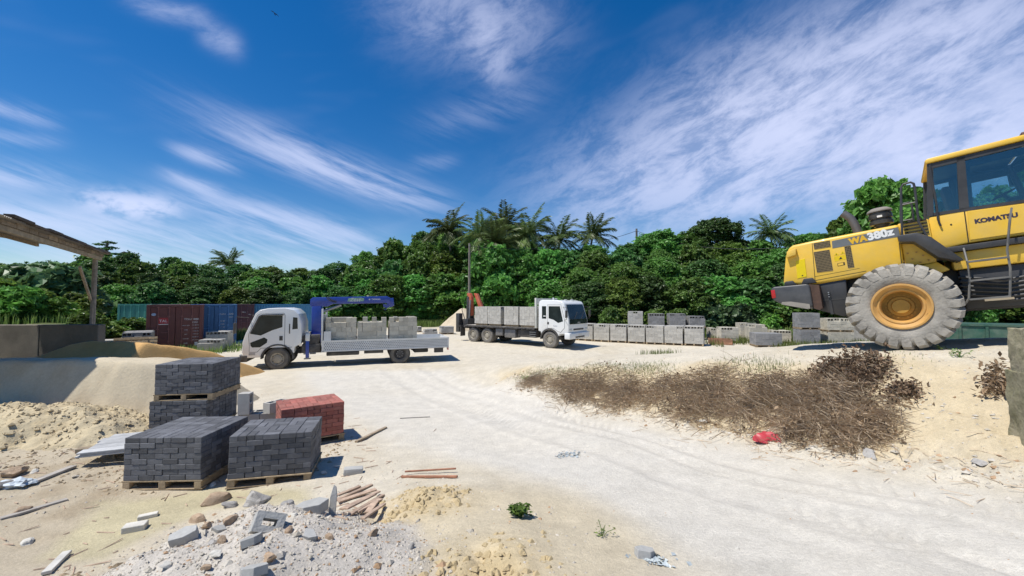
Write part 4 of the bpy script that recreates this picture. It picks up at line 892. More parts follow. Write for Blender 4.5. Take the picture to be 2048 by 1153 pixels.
    for s in (-1, 1):
        wheel(t, 0, s*1.02, r, .28, s, rimc=rim_d)
        for x in (-WB, -WB-1.28): wheel(t, x, s*1.02, r, .27, s, rimc=rim_d); wheel(t, x, s*.72, r, .27, s, rimc=chass, hub=False)
        G().box(-7.45, -7.40, min(s*.75, s*1.2), max(s*.75, s*1.2), .35, 1.0).obj('mud_flap', dusty, t)
    g = G()
    for x in (0, -WB, -WB-1.28): g.tube([(x,-1.,r),(x,1.,r)], .08, 8)
    g.obj('axle', chass, t)
    # crane at the tail
    oc = M('crane_orange', (.46,.085,.03), .5, var=.2, dust=.2)
    G().box(-7.55, -7.02, -.9, .9, .9, 1.55).obj('crane_base', black, t, bevel=.03); G().box(-7.95, -7.62, -1.15, -.8, .62, 1.95).obj('outrigger_leg', black, t, bevel=.02); G().box(-7.95, -7.62, .8, 1.15, .62, 1.95).obj('outrigger_leg', black, t, bevel=.02)
    G().prism([(-7.85,1.5),(-7.42,1.5),(-7.50,3.05),(-7.80,3.15)], -.22, .22).obj('crane_column', black, t, bevel=.03)
    G().prism([(-7.48,1.75),(-7.22,1.78),(-7.22,3.10),(-7.38,3.40),(-7.66,3.42),(-7.70,3.25),(-7.46,3.1)], -.32, -.06).obj('boom', oc, t, bevel=.025)
    G().prism([(-7.30,3.40),(-6.98,3.36),(-6.30,2.05),(-6.42,1.85),(-6.62,1.95)], .0, .22).obj('jib', oc, t, bevel=.025)
    G().tube([(-7.35,-.40,1.6),(-7.25,-.40,2.9)], .06, 10).obj('lift_cylinder', steel, t)
    G().tube([(-7.7,-.5,1.5),(-7.95,-.55,2.2),(-7.7,-.45,2.8)], .025, 6).obj('hose', black, t)
    MW = t.matrix_local
    for i, (xx, yy, lab) in enumerate(((-1.72,-.5,'grey block load nearest the cab of the six-wheeled flatbed'),(-2.98,-.5,'grey block load amidships on the flatbed, beside the cab-end one'),(-4.42,-.5,'grey block load over the tandem axle of the flatbed'),(-5.60,-.5,'grey block load by the orange crane on the flatbed'),(-1.95,.66,'grey block load on the far side behind the flatbed cab'),(-4.7,.66,'grey block load on the far side over the flatbed axle'))):
        lm = MW@T(xx, yy, 1.163, 90)
        pallet('pallet under '+lab, lm, 1.0, 1.05, 'pallets on the flatbed')
        stack('block_stack', 'block', lab, 'block stack', lm@T(0, 0, PH+.002)@Matrix.Scale(.96, 4), 3, 3, 6, .4, .2, greyblk, 'block loads on the flatbed', top='hollow', core=BL['grey'][0], hollow=BL['grey'][1], jit=.006, seed=120+i, missing=.0)
    return t
flatbed()
# ------------------------------------------------------------------ wheel loader
ly = M('loader_yellow', (.80,.49,.035), .42, var=.07, scale=2.5, dust=.38, dustc=(.60,.46,.22), dscale=2, coat=.15)
lyb = M('bright_yellow_plate', (.75,.56,.0), .4, var=.05)
ldk = M('loader_black', (.028,.029,.033), .48, var=.2, dust=.16, dustc=(.22,.20,.17), dscale=2.5)
lgr = M('loader_grey_stripe', (.135,.145,.15), .5, var=.08)
ltyre = M('loader_tyre', (.22,.205,.18), .92, var=.22, scale=4, bump=.5, bscale=25, dust=.95, dustc=(.52,.48,.41), dscale=2.2)
lrim = M('rim_orange', (.56,.30,.07), .6, var=.15, scale=5, dust=.55, dustc=(.55,.36,.18), dscale=4)
lrimd = M('rim_ochre', (.42,.235,.035), .65, var=.2, scale=6, dust=.3, dustc=(.36,.24,.08), dscale=5)
lglass = glass('cab_glass', (.72,.84,.86), .06)
LM = Matrix(((L_F.x, L_L.x, L_U.x, L_O.x), (L_F.y, L_L.y, L_U.y, L_O.y), (L_F.z, L_L.z, L_U.z, L_O.z), (0, 0, 0, 1)))
def loader():
    t = thing('wheel_loader', 'large yellow and black wheel loader climbing the earth ramp', 'loader', LM)
    t['label'] = 'large yellow and black wheel loader climbing the earth ramp'
    def wheelL(x, y, s):
        w = new_obj('wheel', None, t, T(x, y, .805)); R0, W = .745, .60
        pr = [(.365,.20),(.39,.235),(.43,.262),(.52,.292),(.60,.296),(.67,.280),(.715,.250),(.735,.19),(.745,.08)]
        prof = [(a, -b) for a, b in pr]+[(a, b) for a, b in pr[::-1]]
        g = G().lathe(prof, 56); n = 24
        for side in (-1, 1):
            for k in range(n):
                a0 = 2*math.pi*(k+(.5 if side > 0 else 0))/n; dw = .060
                V = []
                # lug runs from the tread centre over the shoulder and a little down the sidewall, slanted
                for (yy, ri, ro, sl, hw) in ((.0,.745,.800,.10,.075),(.14,.745,.806,.045,.085),(.245,.72,.797,-.005,.094),(.294,.66,.745,-.03,.098),(.301,.585,.640,-.045,.075)):
                    for rr, q in ((ri, -1), (ro, -1), (ro, 1), (ri, 1)):
                        a = a0+(sl+q*hw*(.8 if rr == ro else 1.05)); V.append((rr*math.cos(a), side*yy, rr*math.sin(a)))
                Fs = [(0,1,2,3), (16,19,18,17)]
                for i in range(4):
                    for j in range(4): Fs.append((i*4+j, i*4+(j+1) % 4, (i+1)*4+(j+1) % 4, (i+1)*4+j))
                g.add(V, Fs)
        g.obj('tyre', ltyre, w, smooth=32)
        rm = G().lathe([(.375,s*.20),(.425,s*.268),(.418,s*.292),(.392,s*.292),(.352,s*.235),(.335,s*.225),(.318,s*.235),(.300,s*.232),(.285,s*.20),(.27,s*.02)], 48).obj('rim', lrim, w, smooth=40)
        hub = G().lathe([(.285,s*.19),(.272,s*.02),(.265,s*.0),(.19,s*.0),(.185,s*.035),(.14,s*.045),(.125,s*.085),(.001,s*.09)], 40)
        for k in range(20):
            a = 2*math.pi*k/20; hub.tube([(.212*math.cos(a), s*.0, .212*math.sin(a)), (.212*math.cos(a), s*.04, .212*math.sin(a))], .017, 6)
        hub.obj('hub', lrimd, w, smooth=40)
        G().tube([(.30,s*.232,-.20),(.335,s*.25,-.14)], .012, 6).obj('valve', lrim, w)
        return w
    wheelL(.07, -1.05, -1); wheelL(.07, 1.05, 1); wheelL(3.3, -1.05, -1); wheelL(3.3, 1.05, 1)
    G().tube([(0,-.9,.805),(0,.9,.805)], .16, 14).tube([(3.3,-.9,.805),(3.3,.9,.805)], .16, 14).box(-.25,.25,-.3,.3,.55,1.05).box(3.05,3.55,-.3,.3,.55,1.05).obj('axle', ldk, t, bevel=.02)
    # rear frame
    G().prism([(-1.30,.92),(-.75,.66),(.75,.62),(1.5,.70),(1.5,1.25),(.3,1.56),(-1.30,1.50)], -.62, .62).obj('rear_frame', ldk, t, bevel=.02)
    G().prism([(-1.28,.90),(-.80,.68),(-.72,.70),(-.66,1.45),(-1.22,1.42),(-1.28,1.30)], -.93, .93).obj('tank', ldk, t, bevel=.03)
    for s in (-1, 1):
        G().box(-1.005, -.955, min(s*.93, s*.955), max(s*.93, s*.955), .75, 1.22).obj('tank_strap', ldk, t)
        g = G()
        for q in (1.12, 1.17, 1.21): g.tube([(-.98, s*.93, q), (-.98, s*.985, q)], .013, 6)
        g.obj('strap_bolts', steel, t)
        G().box(-1.22, -.70, min(s*.931, s*.937), max(s*.931, s*.937), 1.045, 1.065).obj('tank_seam', black, t)
    # counterweight: left and right lobes joined at the rear
    cwp = [(-1.94,1.16),(-1.78,1.04),(-1.36,.90),(-1.25,.95),(-1.25,1.40),(-1.30,1.43),(-1.90,1.45),(-1.95,1.41)]
    cw = G().prism(cwp, -1.22, 1.22).obj('counterweight', M('counterweight_grey', (.055,.057,.062), .45, var=.2, dust=.25, dustc=(.20,.19,.17), dscale=2), t, bevel=.05, segs=3)
    G().prism([(-1.80,1.05),(-1.36,.905),(-1.30,.905),(-1.30,1.0),(-1.62,1.09),(-1.78,1.10)], -1.232, -1.221).obj('dusty_underside', M('dusty_metal', (.24,.22,.19), .8, var=.2, dust=.5), cw)
    for s in (-1, 1):
        G().box(-1.957, -1.88, min(s*1.20, s*1.226), max(s*1.20, s*1.226), 1.20, 1.38).obj('reflector', red_lens, cw, bevel=.006); G().box(-1.962, -1.948, min(s*.85, s*1.15), max(s*.85, s*1.15), 1.22, 1.36).obj('tail_lamp', red_lens, cw, bevel=.005)
        G().prism([(-1.26,.92),(-1.16,.86),(-1.10,.9),(-1.10,1.38),(-1.26,1.42)], min(s*.70, s*1.16), max(s*.70, s*1.16)).obj('rusty_end', M('rusty_black', (.06,.035,.025), .8, var=.4, dust=.4, dustc=(.16,.08,.05), dscale=8), cw)
        G().prism([(-1.74,1.45),(-1.70,1.55),(-1.56,1.55),(-1.50,1.45)], min(s*.75, s*1.0), max(s*.75, s*1.0)).obj('hood_buffer', ldk, t, bevel=.015); G().prism([(-1.42,1.44),(-1.36,1.56),(-1.20,1.56),(-1.14,1.44)], min(s*.90, s*1.02), max(s*.90, s*1.02)).obj('hood_buffer', ldk, t, bevel=.015)
    # hood
    HW = .97
    hood = G().prism([(-1.755,1.50),(-1.20,1.405),(-.60,1.45),(.22,1.53),(.26,2.38),(-1.05,2.355),(-1.46,2.335),(-1.555,2.28),(-1.63,2.10)], -HW, HW).obj('hood', ly, t, bevel=.055, segs=3, smooth=40)
    seam = M('seam_black', (.03,.025,.015), .8)
    for s in (-1, 1):
        y = s*HW; P = lambda pts, th=.004, off=0: G().prism(pts, y+s*off, y+s*(off+th))
        P([(-1.118,2.30),(-1.108,2.30),(-1.168,1.45),(-1.178,1.45)], .003).obj('panel_seam', seam, hood); P([(-1.17,1.50),(-.33,1.565),(-.33,1.555),(-1.17,1.49)], .003).obj('panel_seam', seam, hood); P([(.215,2.16),(.225,2.16),(.195,1.62),(.185,1.62)], .003).obj('panel_seam', seam, hood)
        P([(-1.17,1.58),(-.42,1.635),(-.42,1.629),(-1.17,1.574)], .003).obj('panel_seam', seam, hood)
        P([(-.78,2.275),(.24,2.325),(.24,2.14),(-.79,2.12)], .004).obj('stripe', lgr, hood)
        for nm, (xa, za), (xb, zb), nb in (('grille', (-1.11,1.66), (-.845,2.10), 13), ('grille', (-1.09,2.165), (-.815,2.29), 4), ('grille', (-.595,1.67), (-.50,2.11), 13)):
            gr_ = G().box(xa, xb, min(y, y+s*.003), max(y, y+s*.003), za, zb).obj(nm, M('grille_void', (.012,.011,.010), .9), hood)
            g = G(); nv = max(3, int((xb-xa)/.022))
            for i in range(nb+1): zq = za+(zb-za)*i/nb; g.box(xa, xb, min(y+s*.003, y+s*.007), max(y+s*.003, y+s*.007), zq-.005, zq+.005)
            for i in range(nv+1): xq = xa+(xb-xa)*i/nv; g.box(xq-.004, xq+.004, min(y+s*.0035, y+s*.0065), max(y+s*.0035, y+s*.0065), za, zb)
            g.obj('mesh_bars', M('grille_bars', (.20,.15,.075), .6), gr_, smooth=0, recalc=False)
        P([(-1.45,1.97),(-1.285,2.0),(-1.30,1.60),(-1.475,1.58)], .008).obj('reflector_plate', lyb, hood, bevel=.003, segs=1)
        P([(-1.385,1.625),(-1.36,1.628),(-1.36,1.648),(-1.385,1.645)], .002, .009).obj('plate_mark', seam, hood)
        for (xa, xb, za, zb) in ((-.79,-.70,1.96,2.02),(-.68,-.60,1.97,2.03)):
            P([(xa,za),(xb,za+.005),((xa+xb)/2,zb)], .003).obj('warning_triangle', M('warning_yellow', (.72,.50,.0), .5), hood); P([(xa+.035,za+.012),(xb-.035,za+.014),((xa+xb)/2,zb-.018)], .002, .003).obj('triangle_mark', seam, hood)
        P([(-.79,1.84),(-.60,1.855),(-.60,1.95),(-.79,1.94)], .002).obj('warning_label', MATS['warning_yellow'], hood); P([(-.72,1.87),(-.66,1.875),(-.68,1.92)], .002, .003).obj('label_mark', seam, hood)
        P([(-.755,1.73),(-.635,1.74),(-.635,1.80),(-.755,1.79)], .003).obj('latch_recess', seam, hood); P([(-.745,1.74),(-.66,1.748),(-.66,1.79),(-.745,1.782)], .006).obj('latch', ly, hood)
        # rear lamp housing
        G().prism([(-1.60,2.06),(-1.575,2.20),(-1.40,2.24),(-1.42,2.10)], min(y-s*.02, y+s*.10), max(y-s*.02, y+s*.10)).obj('lamp_housing', ly, hood, bevel=.012)
        g = -s
        RM = Matrix(((-s*-1 if s < 0 else -1,0,0,0),(0,0,s,0),(0,1,0,0),(0,0,0,1)))
        RM = Matrix(((1,0,0,0),(0,0,-1,0),(0,1,0,0),(0,0,0,1))) if s < 0 else Matrix(((-1,0,0,0),(0,0,1,0),(0,1,0,0),(0,0,0,1)))
        rot = Matrix.Rotation(R_(4.0 if s < 0 else -4), 4, 'Y').inverted() if 0 else Matrix.Rotation(R_(-4.2 if s < 0 else 4.2), 4, 'Y')
        new_obj('lettering', text_mesh('WA', .155, M('yellow_lettering', (.72,.42,.02), .4), .004, 0, 1.05, .011), hood, Matrix.Translation((-.37*(1 if s < 0 else 1), y+s*.007, 2.205))@rot@RM)
        new_obj('lettering', text_mesh('380z', .195, wtext, .004, 0, 1.02, .011), hood, Matrix.Translation((-.03, y+s*.007, 2.238))@rot@RM)
    # exhaust and pre-cleaner on the hood
    G().tube([(-.36,-.35,2.34),(-.40,-.35,2.62),(-.45,-.35,2.78),(-.56,-.35,2.92)], .075, 16, cap=False).obj('exhaust', M('heat_grey_steel', (.13,.125,.13), .55, .4, var=.2), t)
    pcx = .0; G().lathe([(.001,2.36),(.10,2.36),(.10,2.48),(.13,2.49),(.13,2.52),(.19,2.53),(.19,2.60),(.17,2.61),(.17,2.64),(.19,2.65),(.19,2.74),(.175,2.75),(.175,2.78),(.205,2.785),(.205,2.80),(.19,2.83),(.13,2.87),(.001,2.88)], 28, axis='z', X=T(.02,-.30,0)).obj('air_precleaner', M('black_plastic_gloss', (.02,.02,.022), .3, var=.1, dust=.2), t, smooth=40)
    G().lathe([(.207,2.79),(.192,2.832),(.132,2.872),(.001,2.882)], 28, axis='z', X=T(.02,-.30,.002)).obj('dusty_cap', M('dusty_cap_tan', (.24,.21,.18), .8, dust=.3), t); G().box(-.03,.05,-.497,-.488,2.66,2.70).obj('sticker', wtext, t)
    # body between hood and cab with louvres, platform, handrail, fender
    G().box(.235, .66, -.90, .90, 1.55, 2.40).obj('tank_housing', ly, t, bevel=.03)
    for k in range(5): G().box(.31, .635, -.915, -.90, 2.12+.062*k, 2.15+.062*k).obj('louvre', seam, t)
    for q in ((.42,-.7),(.55,-.75)): G().tube([(q[0],q[1],2.40),(q[0],q[1],2.45)], .03, 10).obj('filler_cap', ldk, t)
    for s in (-1, 1):
        G().prism([(.20,2.12),(.46,2.115),(.62,2.0),(.95,1.52),(.90,1.50),(.66,1.62),(.40,1.96),(.21,2.0)], min(s*.90, s*1.36), max(s*.90, s*1.36)).obj('fender', ldk, t, bevel=.015)
        G().prism([(.10,1.50),(.66,1.56),(.80,1.40),(.62,1.34),(.10,1.36)], min(s*.64, s*.95), max(s*.64, s*.95)).obj('frame_plate', ly, t, bevel=.01)
        g = G()
        for (a, b) in ((.22,1.66),(.35,1.68),(.30,1.80),(.45,1.60),(.50,1.72),(.42,1.80),(.56,1.62)): g.tube([(a, s*.90, b), (a, s*.925, b)], .016, 6)
        g.obj('frame_bolts', lrim, t)
        G().tube([(.27,s*1.05,2.13),(.36,s*1.05,2.9),(.385,s*1.05,3.06),(.42,s*1.05,3.11),(.52,s*1.05,3.115),(.555,s*1.05,3.08),(.56,s*1.05,3.0),(.52,s*1.05,2.35),(.60,s*1.05,2.0)], .019, 8).tube([(.34,s*1.05,2.72),(.54,s*1.05,2.72)], .014, 6).obj('handrail', ldk, t)
    # cab
    cab = new_obj('cab', None, t)
    CY = .84
    low = G().prism([(.67,2.43),(.62,1.86),(.66,1.78),(1.10,1.84),(1.86,1.84),(2.05,2.0),(2.10,2.36),(1.15,2.44)], -CY, CY)
    lo = low.obj('cab_base', ly, cab, bevel=.03)
    for s in (-1, 1):
        y = s*CY
        G().prism([(1.155,2.405),(1.115,1.885),(1.84,1.88),(2.02,2.02),(2.06,2.345)], min(y, y+s*.018), max(y, y+s*.018)).obj('door', ly, cab, bevel=.006, segs=1)
        G().prism([(1.13,2.43),(1.10,1.85),(1.085,1.85),(1.115,2.43)], min(y, y+s*.003), max(y, y+s*.003)).obj('door_seam', seam, cab)
        G().tube([(.93,y,2.22),(.93,y+s*.006,2.22)], .014, 8).obj('plug', seam, cab)
        RM = Matrix(((1,0,0,0),(0,0,-1,0),(0,1,0,0),(0,0,0,1))) if s < 0 else Matrix(((-1,0,0,0),(0,0,1,0),(0,1,0,0),(0,0,0,1)))
        new_obj('lettering', text_mesh('KOMATSU', .104, M('dark_blue_lettering', (.035,.025,.05), .5), .003, 0, 1.0, .006), cab, Matrix.Translation((1.455, y+s*.020, 2.195))@RM)
        # black window frames and panes
        fr = G(); yo0, yo1 = min(y-s*.05, y+s*.004), max(y-s*.05, y+s*.004)
        for pts in ([(.66,2.44),(.74,2.435),(.865,3.42),(.79,3.44)], [(1.065,2.45),(1.185,2.46),(1.265,3.40),(1.165,3.41)], [(2.09,2.36),(2.17,2.36),(2.02,3.41),(1.93,3.41)],
                    [(.73,2.436),(2.10,2.365),(2.10,2.42),(.735,2.495)], [(.855,3.33),(1.96,3.34),(1.95,3.42),(.865,3.42)]): fr.prism(pts, yo0, yo1)
        fr.obj('window_frame', ldk, cab)
        yg = y-s*.022
        G().prism([(.745,2.49),(1.07,2.465),(1.17,3.335),(.86,3.335)], min(yg, yg-s*.006), max(yg, yg-s*.006)).obj('rear_side_window', lglass, cab, smooth=0); G().prism([(1.185,2.47),(2.09,2.42),(1.96,3.34),(1.262,3.335)], min(yg, yg-s*.006), max(yg, yg-s*.006)).obj('door_window', lglass, cab, smooth=0)
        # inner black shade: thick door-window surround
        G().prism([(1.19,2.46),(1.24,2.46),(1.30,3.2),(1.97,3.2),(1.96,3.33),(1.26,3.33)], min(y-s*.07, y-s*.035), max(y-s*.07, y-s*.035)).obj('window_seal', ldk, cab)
        G().tube([(.82,y+s*.02,3.40),(.80,y+s*.03,2.6),(.78,y+s*.03,2.35),(.80,y+s*.03,2.22)], .016, 6).obj('cable', ldk, cab)
        # mirror
        G().cbox(2.02, s*1.02, 3.16, .10, .16, .34).obj('mirror', ldk, cab, bevel=.03); G().tube([(2.0,y,3.3),(2.02,s*1.02,3.33)], .014, 6).obj('mirror_stay', ldk, cab)
    G().prism([(.77,3.435),(.76,3.49),(.80,3.525),(1.96,3.525),(2.02,3.49),(2.02,3.43)], -.88, .88).obj('roof', ly, cab, bevel=.02); G().box(.85, 1.95, -.80, .80, 3.39, 3.432).obj('roof_liner', ldk, cab)
    for s in (-1, 1): G().cbox(2.02, s*.6, 3.57, .12, .16, .10).obj('work_lamp', M('brown_lamp', (.12,.06,.05), .6), cab, bevel=.01)
    for (xa, za, xb, zb) in ((.70,2.46,.82,3.38),(2.12,2.42,1.98,3.38)):
        G().add([(xa,-.76,za),(xa,.76,za),(xb,.76,zb),(xb,-.76,zb)], [(0,1,2,3)]).obj('end_window', lglass, cab, smooth=0, recalc=False)
    G().prism([(1.05,2.45),(1.45,2.45),(1.47,2.56),(1.05,2.56)], -.25, .25).prism([(1.0,2.45),(1.14,2.45),(1.06,3.05),(.95,3.05)], -.24, .24).obj('seat', seatm, cab, bevel=.03)
    G().lathe([(.16,-.012),(.175,0),(.16,.012)], 20, axis='z', X=T(1.72,0,2.72,0,0,-25), closed=True).tube([(1.72,0,2.72),(1.85,0,2.45)], .03, 8).obj('steering_wheel', black, cab); G().box(1.72,1.95,-.35,.35,2.44,2.60).obj('dashboard', black, cab, bevel=.03)
    # chassis under the cab, sill, steps
    G().box(.72, 1.95, -1.0, 1.0, 1.70, 1.80).obj('sill', ldk, t, bevel=.01); G().box(.85, 1.95, -.92, .92, 1.38, 1.695).obj('side_rail', ly, t, bevel=.02)
    G().box(.85, 2.2, -.55, .55, .62, 1.375).obj('articulation', ldk, t, bevel=.03)
    G().box(.90, 2.15, -.86, .86, .66, 1.372).obj('underframe', ldk, t, bevel=.03)
    hy = G()
    for k in range(6): hy.tube([(.88, -.875-.01*k, 1.25-.08*k), (1.4,-.91,1.12-.07*k), (2.0,-.875,1.2-.08*k)], .022, 6)
    hy.obj('hose_bundle', black, t)
    for s in (-1, 1):
        l = new_obj('ladder', None, t); y = s*1.16
        G().tube([(1.00,y-s*.1,1.74),(1.00,y,1.5),(.99,y,1.22),(.93,y,.86),(.90,y,.80),(.84,y-s*.05,.72),(.76,y-s*.12,.66)], .016, 6).tube([(1.62,y-s*.1,2.3),(1.56,y,2.1),(1.46,y,1.6),(1.45,y,1.3),(1.40,y,.95),(1.38,y,.84)], .016, 6).obj('stile', M('scuffed_black', (.10,.10,.10), .5, dust=.3), l)
        for (z, xa, xb) in ((.82,.93,1.39),(1.14,.97,1.43),(1.47,1.0,1.45)): G().box(xa, xb, min(y-s*.12, y+s*.03), max(y-s*.12, y+s*.03), z, z+.03).obj('step', MATS['scuffed_black'], l)
        G().box(1.10, 1.42, min(y-s*.08, y+s*.035), max(y-s*.08, y+s*.035), .785, .82).obj('muddy_step', M('mud_tan', (.38,.31,.21), .9), l)
    # front frame, arms, bucket (mostly out of frame)
    G().prism([(2.2,.62),(3.9,.62),(4.0,1.1),(3.6,1.9),(2.9,2.0),(2.2,1.3)], -.55, .55).obj('front_frame', ly, t, bevel=.03)
    for s in (-1, 1):
        G().prism([(2.9,1.85),(3.2,1.9),(4.6,1.15),(5.3,.45),(5.1,.30),(4.4,.80),(3.2,1.55)], min(s*.56, s*.70), max(s*.56, s*.70)).obj('lift_arm', ly, t, bevel=.02); G().tube([(2.6,s*.45,1.0),(4.2,s*.5,1.05)], .07, 10).obj('lift_cylinder', steel, t)
        G().prism([(2.55,1.55),(2.75,1.72),(3.9,1.72),(4.1,1.5),(4.1,1.46),(3.88,1.66),(2.77,1.66),(2.58,1.5)], min(s*.78, s*1.36), max(s*.78, s*1.36)).obj('front_fender', ldk, t)
    bo = [(5.15,1.45),(5.05,.95),(5.2,.40),(5.5,.16),(6.5,.10),(6.5,.14),(5.52,.22),(5.26,.45),(5.12,.95),(5.2,1.43)]
    b = G().prism(bo, -1.42, 1.42); 
    for s in (-1, 1): b.prism([(5.15,1.45),(5.05,.95),(5.2,.40),(5.5,.16),(6.5,.10),(6.1,.75),(5.6,1.35)], min(s*1.42, s*1.46), max(s*1.42, s*1.46))
    b.obj('bucket', M('worn_yellow', (.45,.28,.05), .6, var=.3, dust=.5, dustc=(.3,.24,.18)), t)
    return t
loader()
# ------------------------------------------------------------------ vegetation
lm1 = leaf_mat('leaf_broad', (.125,.245,.050), .5, .42, .38, .028); lm2 = leaf_mat('leaf_dark', (.085,.175,.045), .5, .45, .34, .022)
lm3 = leaf_mat('leaf_light', (.165,.275,.05), .45, .45, .34, .03); lmp = leaf_mat('leaf_palm', (.115,.160,.050), .5, .45, .2, .015); lmg = leaf_mat('leaf_grass', (.17,.23,.06), .5, .6, .3, .02)
bark = M('bark', (.17,.14,.11), .9, var=.3, scale=5, bump=.5, bscale=20)
def kites(P, N, size, rn, asp=.62, droop=.18):
    n = len(P); t = rn.normal(size=(n, 3)); t -= (t*N).sum(1, keepdims=True)*N; t /= np.linalg.norm(t, axis=1, keepdims=True)+1e-9; b = np.cross(N, t)
    s = size[:, None]; dz = np.zeros((n, 3)); dz[:, 2] = -droop
    V = np.stack([P-t*s*.5, P+b*s*asp*.5+N*s*.10, P+t*s*.5+dz*s, P-b*s*asp*.5+N*s*.10], 1).reshape(-1, 3)
    return V, np.arange(4*n).reshape(n, 4)
def crown(lobes, dens, leaf, rn, mat, name='crown', asp=.62, inner=.72, up=.55, spread=.55):
    """lobes: rows x,y,z,rx,rz ; leaves fill the shell of each lobe"""
    Ps = []; Ns = []; Ti = []
    L = np.array(lobes)
    for k, (x, y, z, rx, rz) in enumerate(L):
        n = max(20, int(dens*rx*rx)); d = rn.normal(size=(n, 3)); d /= np.linalg.norm(d, axis=1, keepdims=True); d[:, 2] = np.where(d[:, 2] < -.35, -d[:, 2], d[:, 2])
        r = inner+(1.06-inner)*rn.random(n)**.6; ph = rn.uniform(0, 6.3, 3); r = r*(1+.20*np.sin(d[:, 0]*5+ph[0])*np.sin(d[:, 1]*5+ph[1])+.12*np.sin(d[:, 2]*9+d[:, 0]*7+ph[2]))
        p = d*r[:, None]*np.array((rx, rx, rz))+np.array((x, y, z))
        for _ in range(int(2+rx*5)):
            e = rn.normal(size=3); e[2] = abs(e[2])*.9; e /= np.linalg.norm(e); m = max(8, n//22)
            q = e*(rn.uniform(.85, 1.42, m)[:, None])*np.array((rx, rx, rz))+rn.normal(size=(m, 3))*.10*rx+np.array((x, y, z)); p = np.concatenate([p, q]); d = np.concatenate([d, np.tile(e, (m, 1))])
        n = len(p)
        deep = np.zeros(n, bool)
        for j, (a, b, c, ra, rc) in enumerate(L):
            if j != k: deep |= (((p-np.array((a, b, c)))/np.array((ra, ra, rc)))**2).sum(1) < .45
        p = p[~deep]; d = d[~deep]; Ps.append(p); Ns.append(d); Ti.append(np.clip(rn.normal(.5, .22, len(p))+rn.normal(0, .18), 0, 1))
    P = np.concatenate(Ps); N = np.concatenate(Ns); N = N*.6+np.array((0, 0, up))+rn.normal(size=N.shape)*spread; N /= np.linalg.norm(N, axis=1, keepdims=True)
    V, F = kites(P, N, leaf*rn.uniform(.6, 1.35, len(P)), rn, asp)
    return np_mesh(name, V, F, mat, False, None, np.concatenate(Ti))
def trunk_mesh(h, r, lobes, rn, n=7):
    g = G(); pts = [(0, 0, -.4)]; x = y = 0
    for k in range(1, 5): x += rn.normal()*.12; y += rn.normal()*.12; pts.append((x, y, h*k/4))
    g.tube(pts, [r*1.25, r, r*.85, r*.7, r*.45], n)
    for (a, b, c, ra, rc) in lobes[:10]:
        z0 = min(h*.95, max(h*.25, c*.55)); q = z0/h*4; i = min(int(q), 3); p0 = Vector(pts[i]).lerp(Vector(pts[i+1]), q-i)
        m = p0.lerp(Vector((a, b, c)), .5)+Vector((0, 0, -.15)); g.tube([p0, m, (a, b, c)], [r*.4, r*.26, r*.1], 5, cap=False)
    return g.mesh('trunk', bark, recalc=False)
def broad(seed, Ht, Rr, nl, leaf, dens, mat, low=.22, lobe=(.28,.45), dome=False, asp=.62):
    rn = np.random.default_rng(seed); lob = []
    for k in range(nl):
        u = (k+.5)/nl; z = low+(1-low)*u; 
        prof = math.sin(math.pi*min(1, (z-low)/(1-low)*.82+.18))**.6 if not dome else math.sqrt(max(0, 1-((z-.38)/.62)**2)) if z > .38 else .75+.25*z/.38
        a = k*2.39996+rn.normal()*.35; rr = Rr*prof*rn.uniform(.55, .95)*(1 if not dome else 1); rx = Rr*rn.uniform(*lobe)
        lob.append((rr*math.cos(a)*.72, rr*math.sin(a)*.72, Ht*z-rx*.55, rx, rx*rn.uniform(.62, .85)))
    lob.append((0, 0, Ht*.62, Rr*.5, Ht*.22))
    return trunk_mesh(Ht*.72, .045*Ht**.8, lob, rn), crown(lob, dens, leaf, rn, mat, asp=asp)
BROAD = [broad(s, 7, 3.1, 20, lf, dn, m) for s, m, lf, dn in ((1, lm1, .34, 480), (2, lm1, .42, 340), (3, lm1, .30, 600), (4, lm2, .36, 440))]
FINE = [broad(s, 7, 2.9, 24, .27, 620, m, lobe=(.24,.38)) for s, m in ((11, lm2), (12, lm2), (13, lm3))]
DOME = broad(21, 7, 4.2, 60, .26, 600, lm2, .12, (.15,.24), True)
BIG = broad(31, 8, 2.8, 26, .44, 520, lm1, .25, (.20,.32), asp=.7)
SHRUB = [broad(s, 2.2, 1.35, 11, .26, 1000, m, .1, (.3,.45)) for s, m in ((41, lm3), (42, lm1), (43, lm3))]
BIGSH = [broad(s, 2.6, 1.6, 12, .46, 460, m, .1, (.3,.45), asp=.85) for s, m in ((51, lm1), (52, leaf_mat('leaf_pale', (.11,.19,.075), .4, .45, .25, .01)))]
def plant(kind, name, label, cat, x, y, z, sw, sh, group, rz=None):
    t = tag(new_obj(name, None, None, T(x, y, z, random.uniform(0, 360) if rz is None else rz)@Matrix.Diagonal((sw, sw, sh, 1))), label, cat, group)
    new_obj('trunk', kind[0], t); new_obj('crown', kind[1], t); return t
SIL = np.array([(-400,520),(0,520),(60,517),(110,523),(200,510),(250,507),(330,508),(400,526),(450,530),(520,532),(580,535),(640,530),(700,524),(740,496),(780,477),(830,466),(880,456),(930,456),(1000,470),(1080,490),(1150,500),(1200,492),(1240,484),(1290,470),(1340,474),(1400,482),(1450,482),(1500,494),(1560,484),(1620,474),(1680,468),(1750,455),(1850,440),(2400,430)], float)
LABS = {'b': 'broad-leaved mid-green tree', 'f': 'fine-leaved dark tree', 'l': 'lighter green fine-leaved tree', 'd': 'dark broad-leaved tree'}
ROWL = (' at the foot of the wooded hill', ' on the lower slope of the wooded hill', ' on the upper slope of the wooded hill', ' along the skyline of the wooded hill')
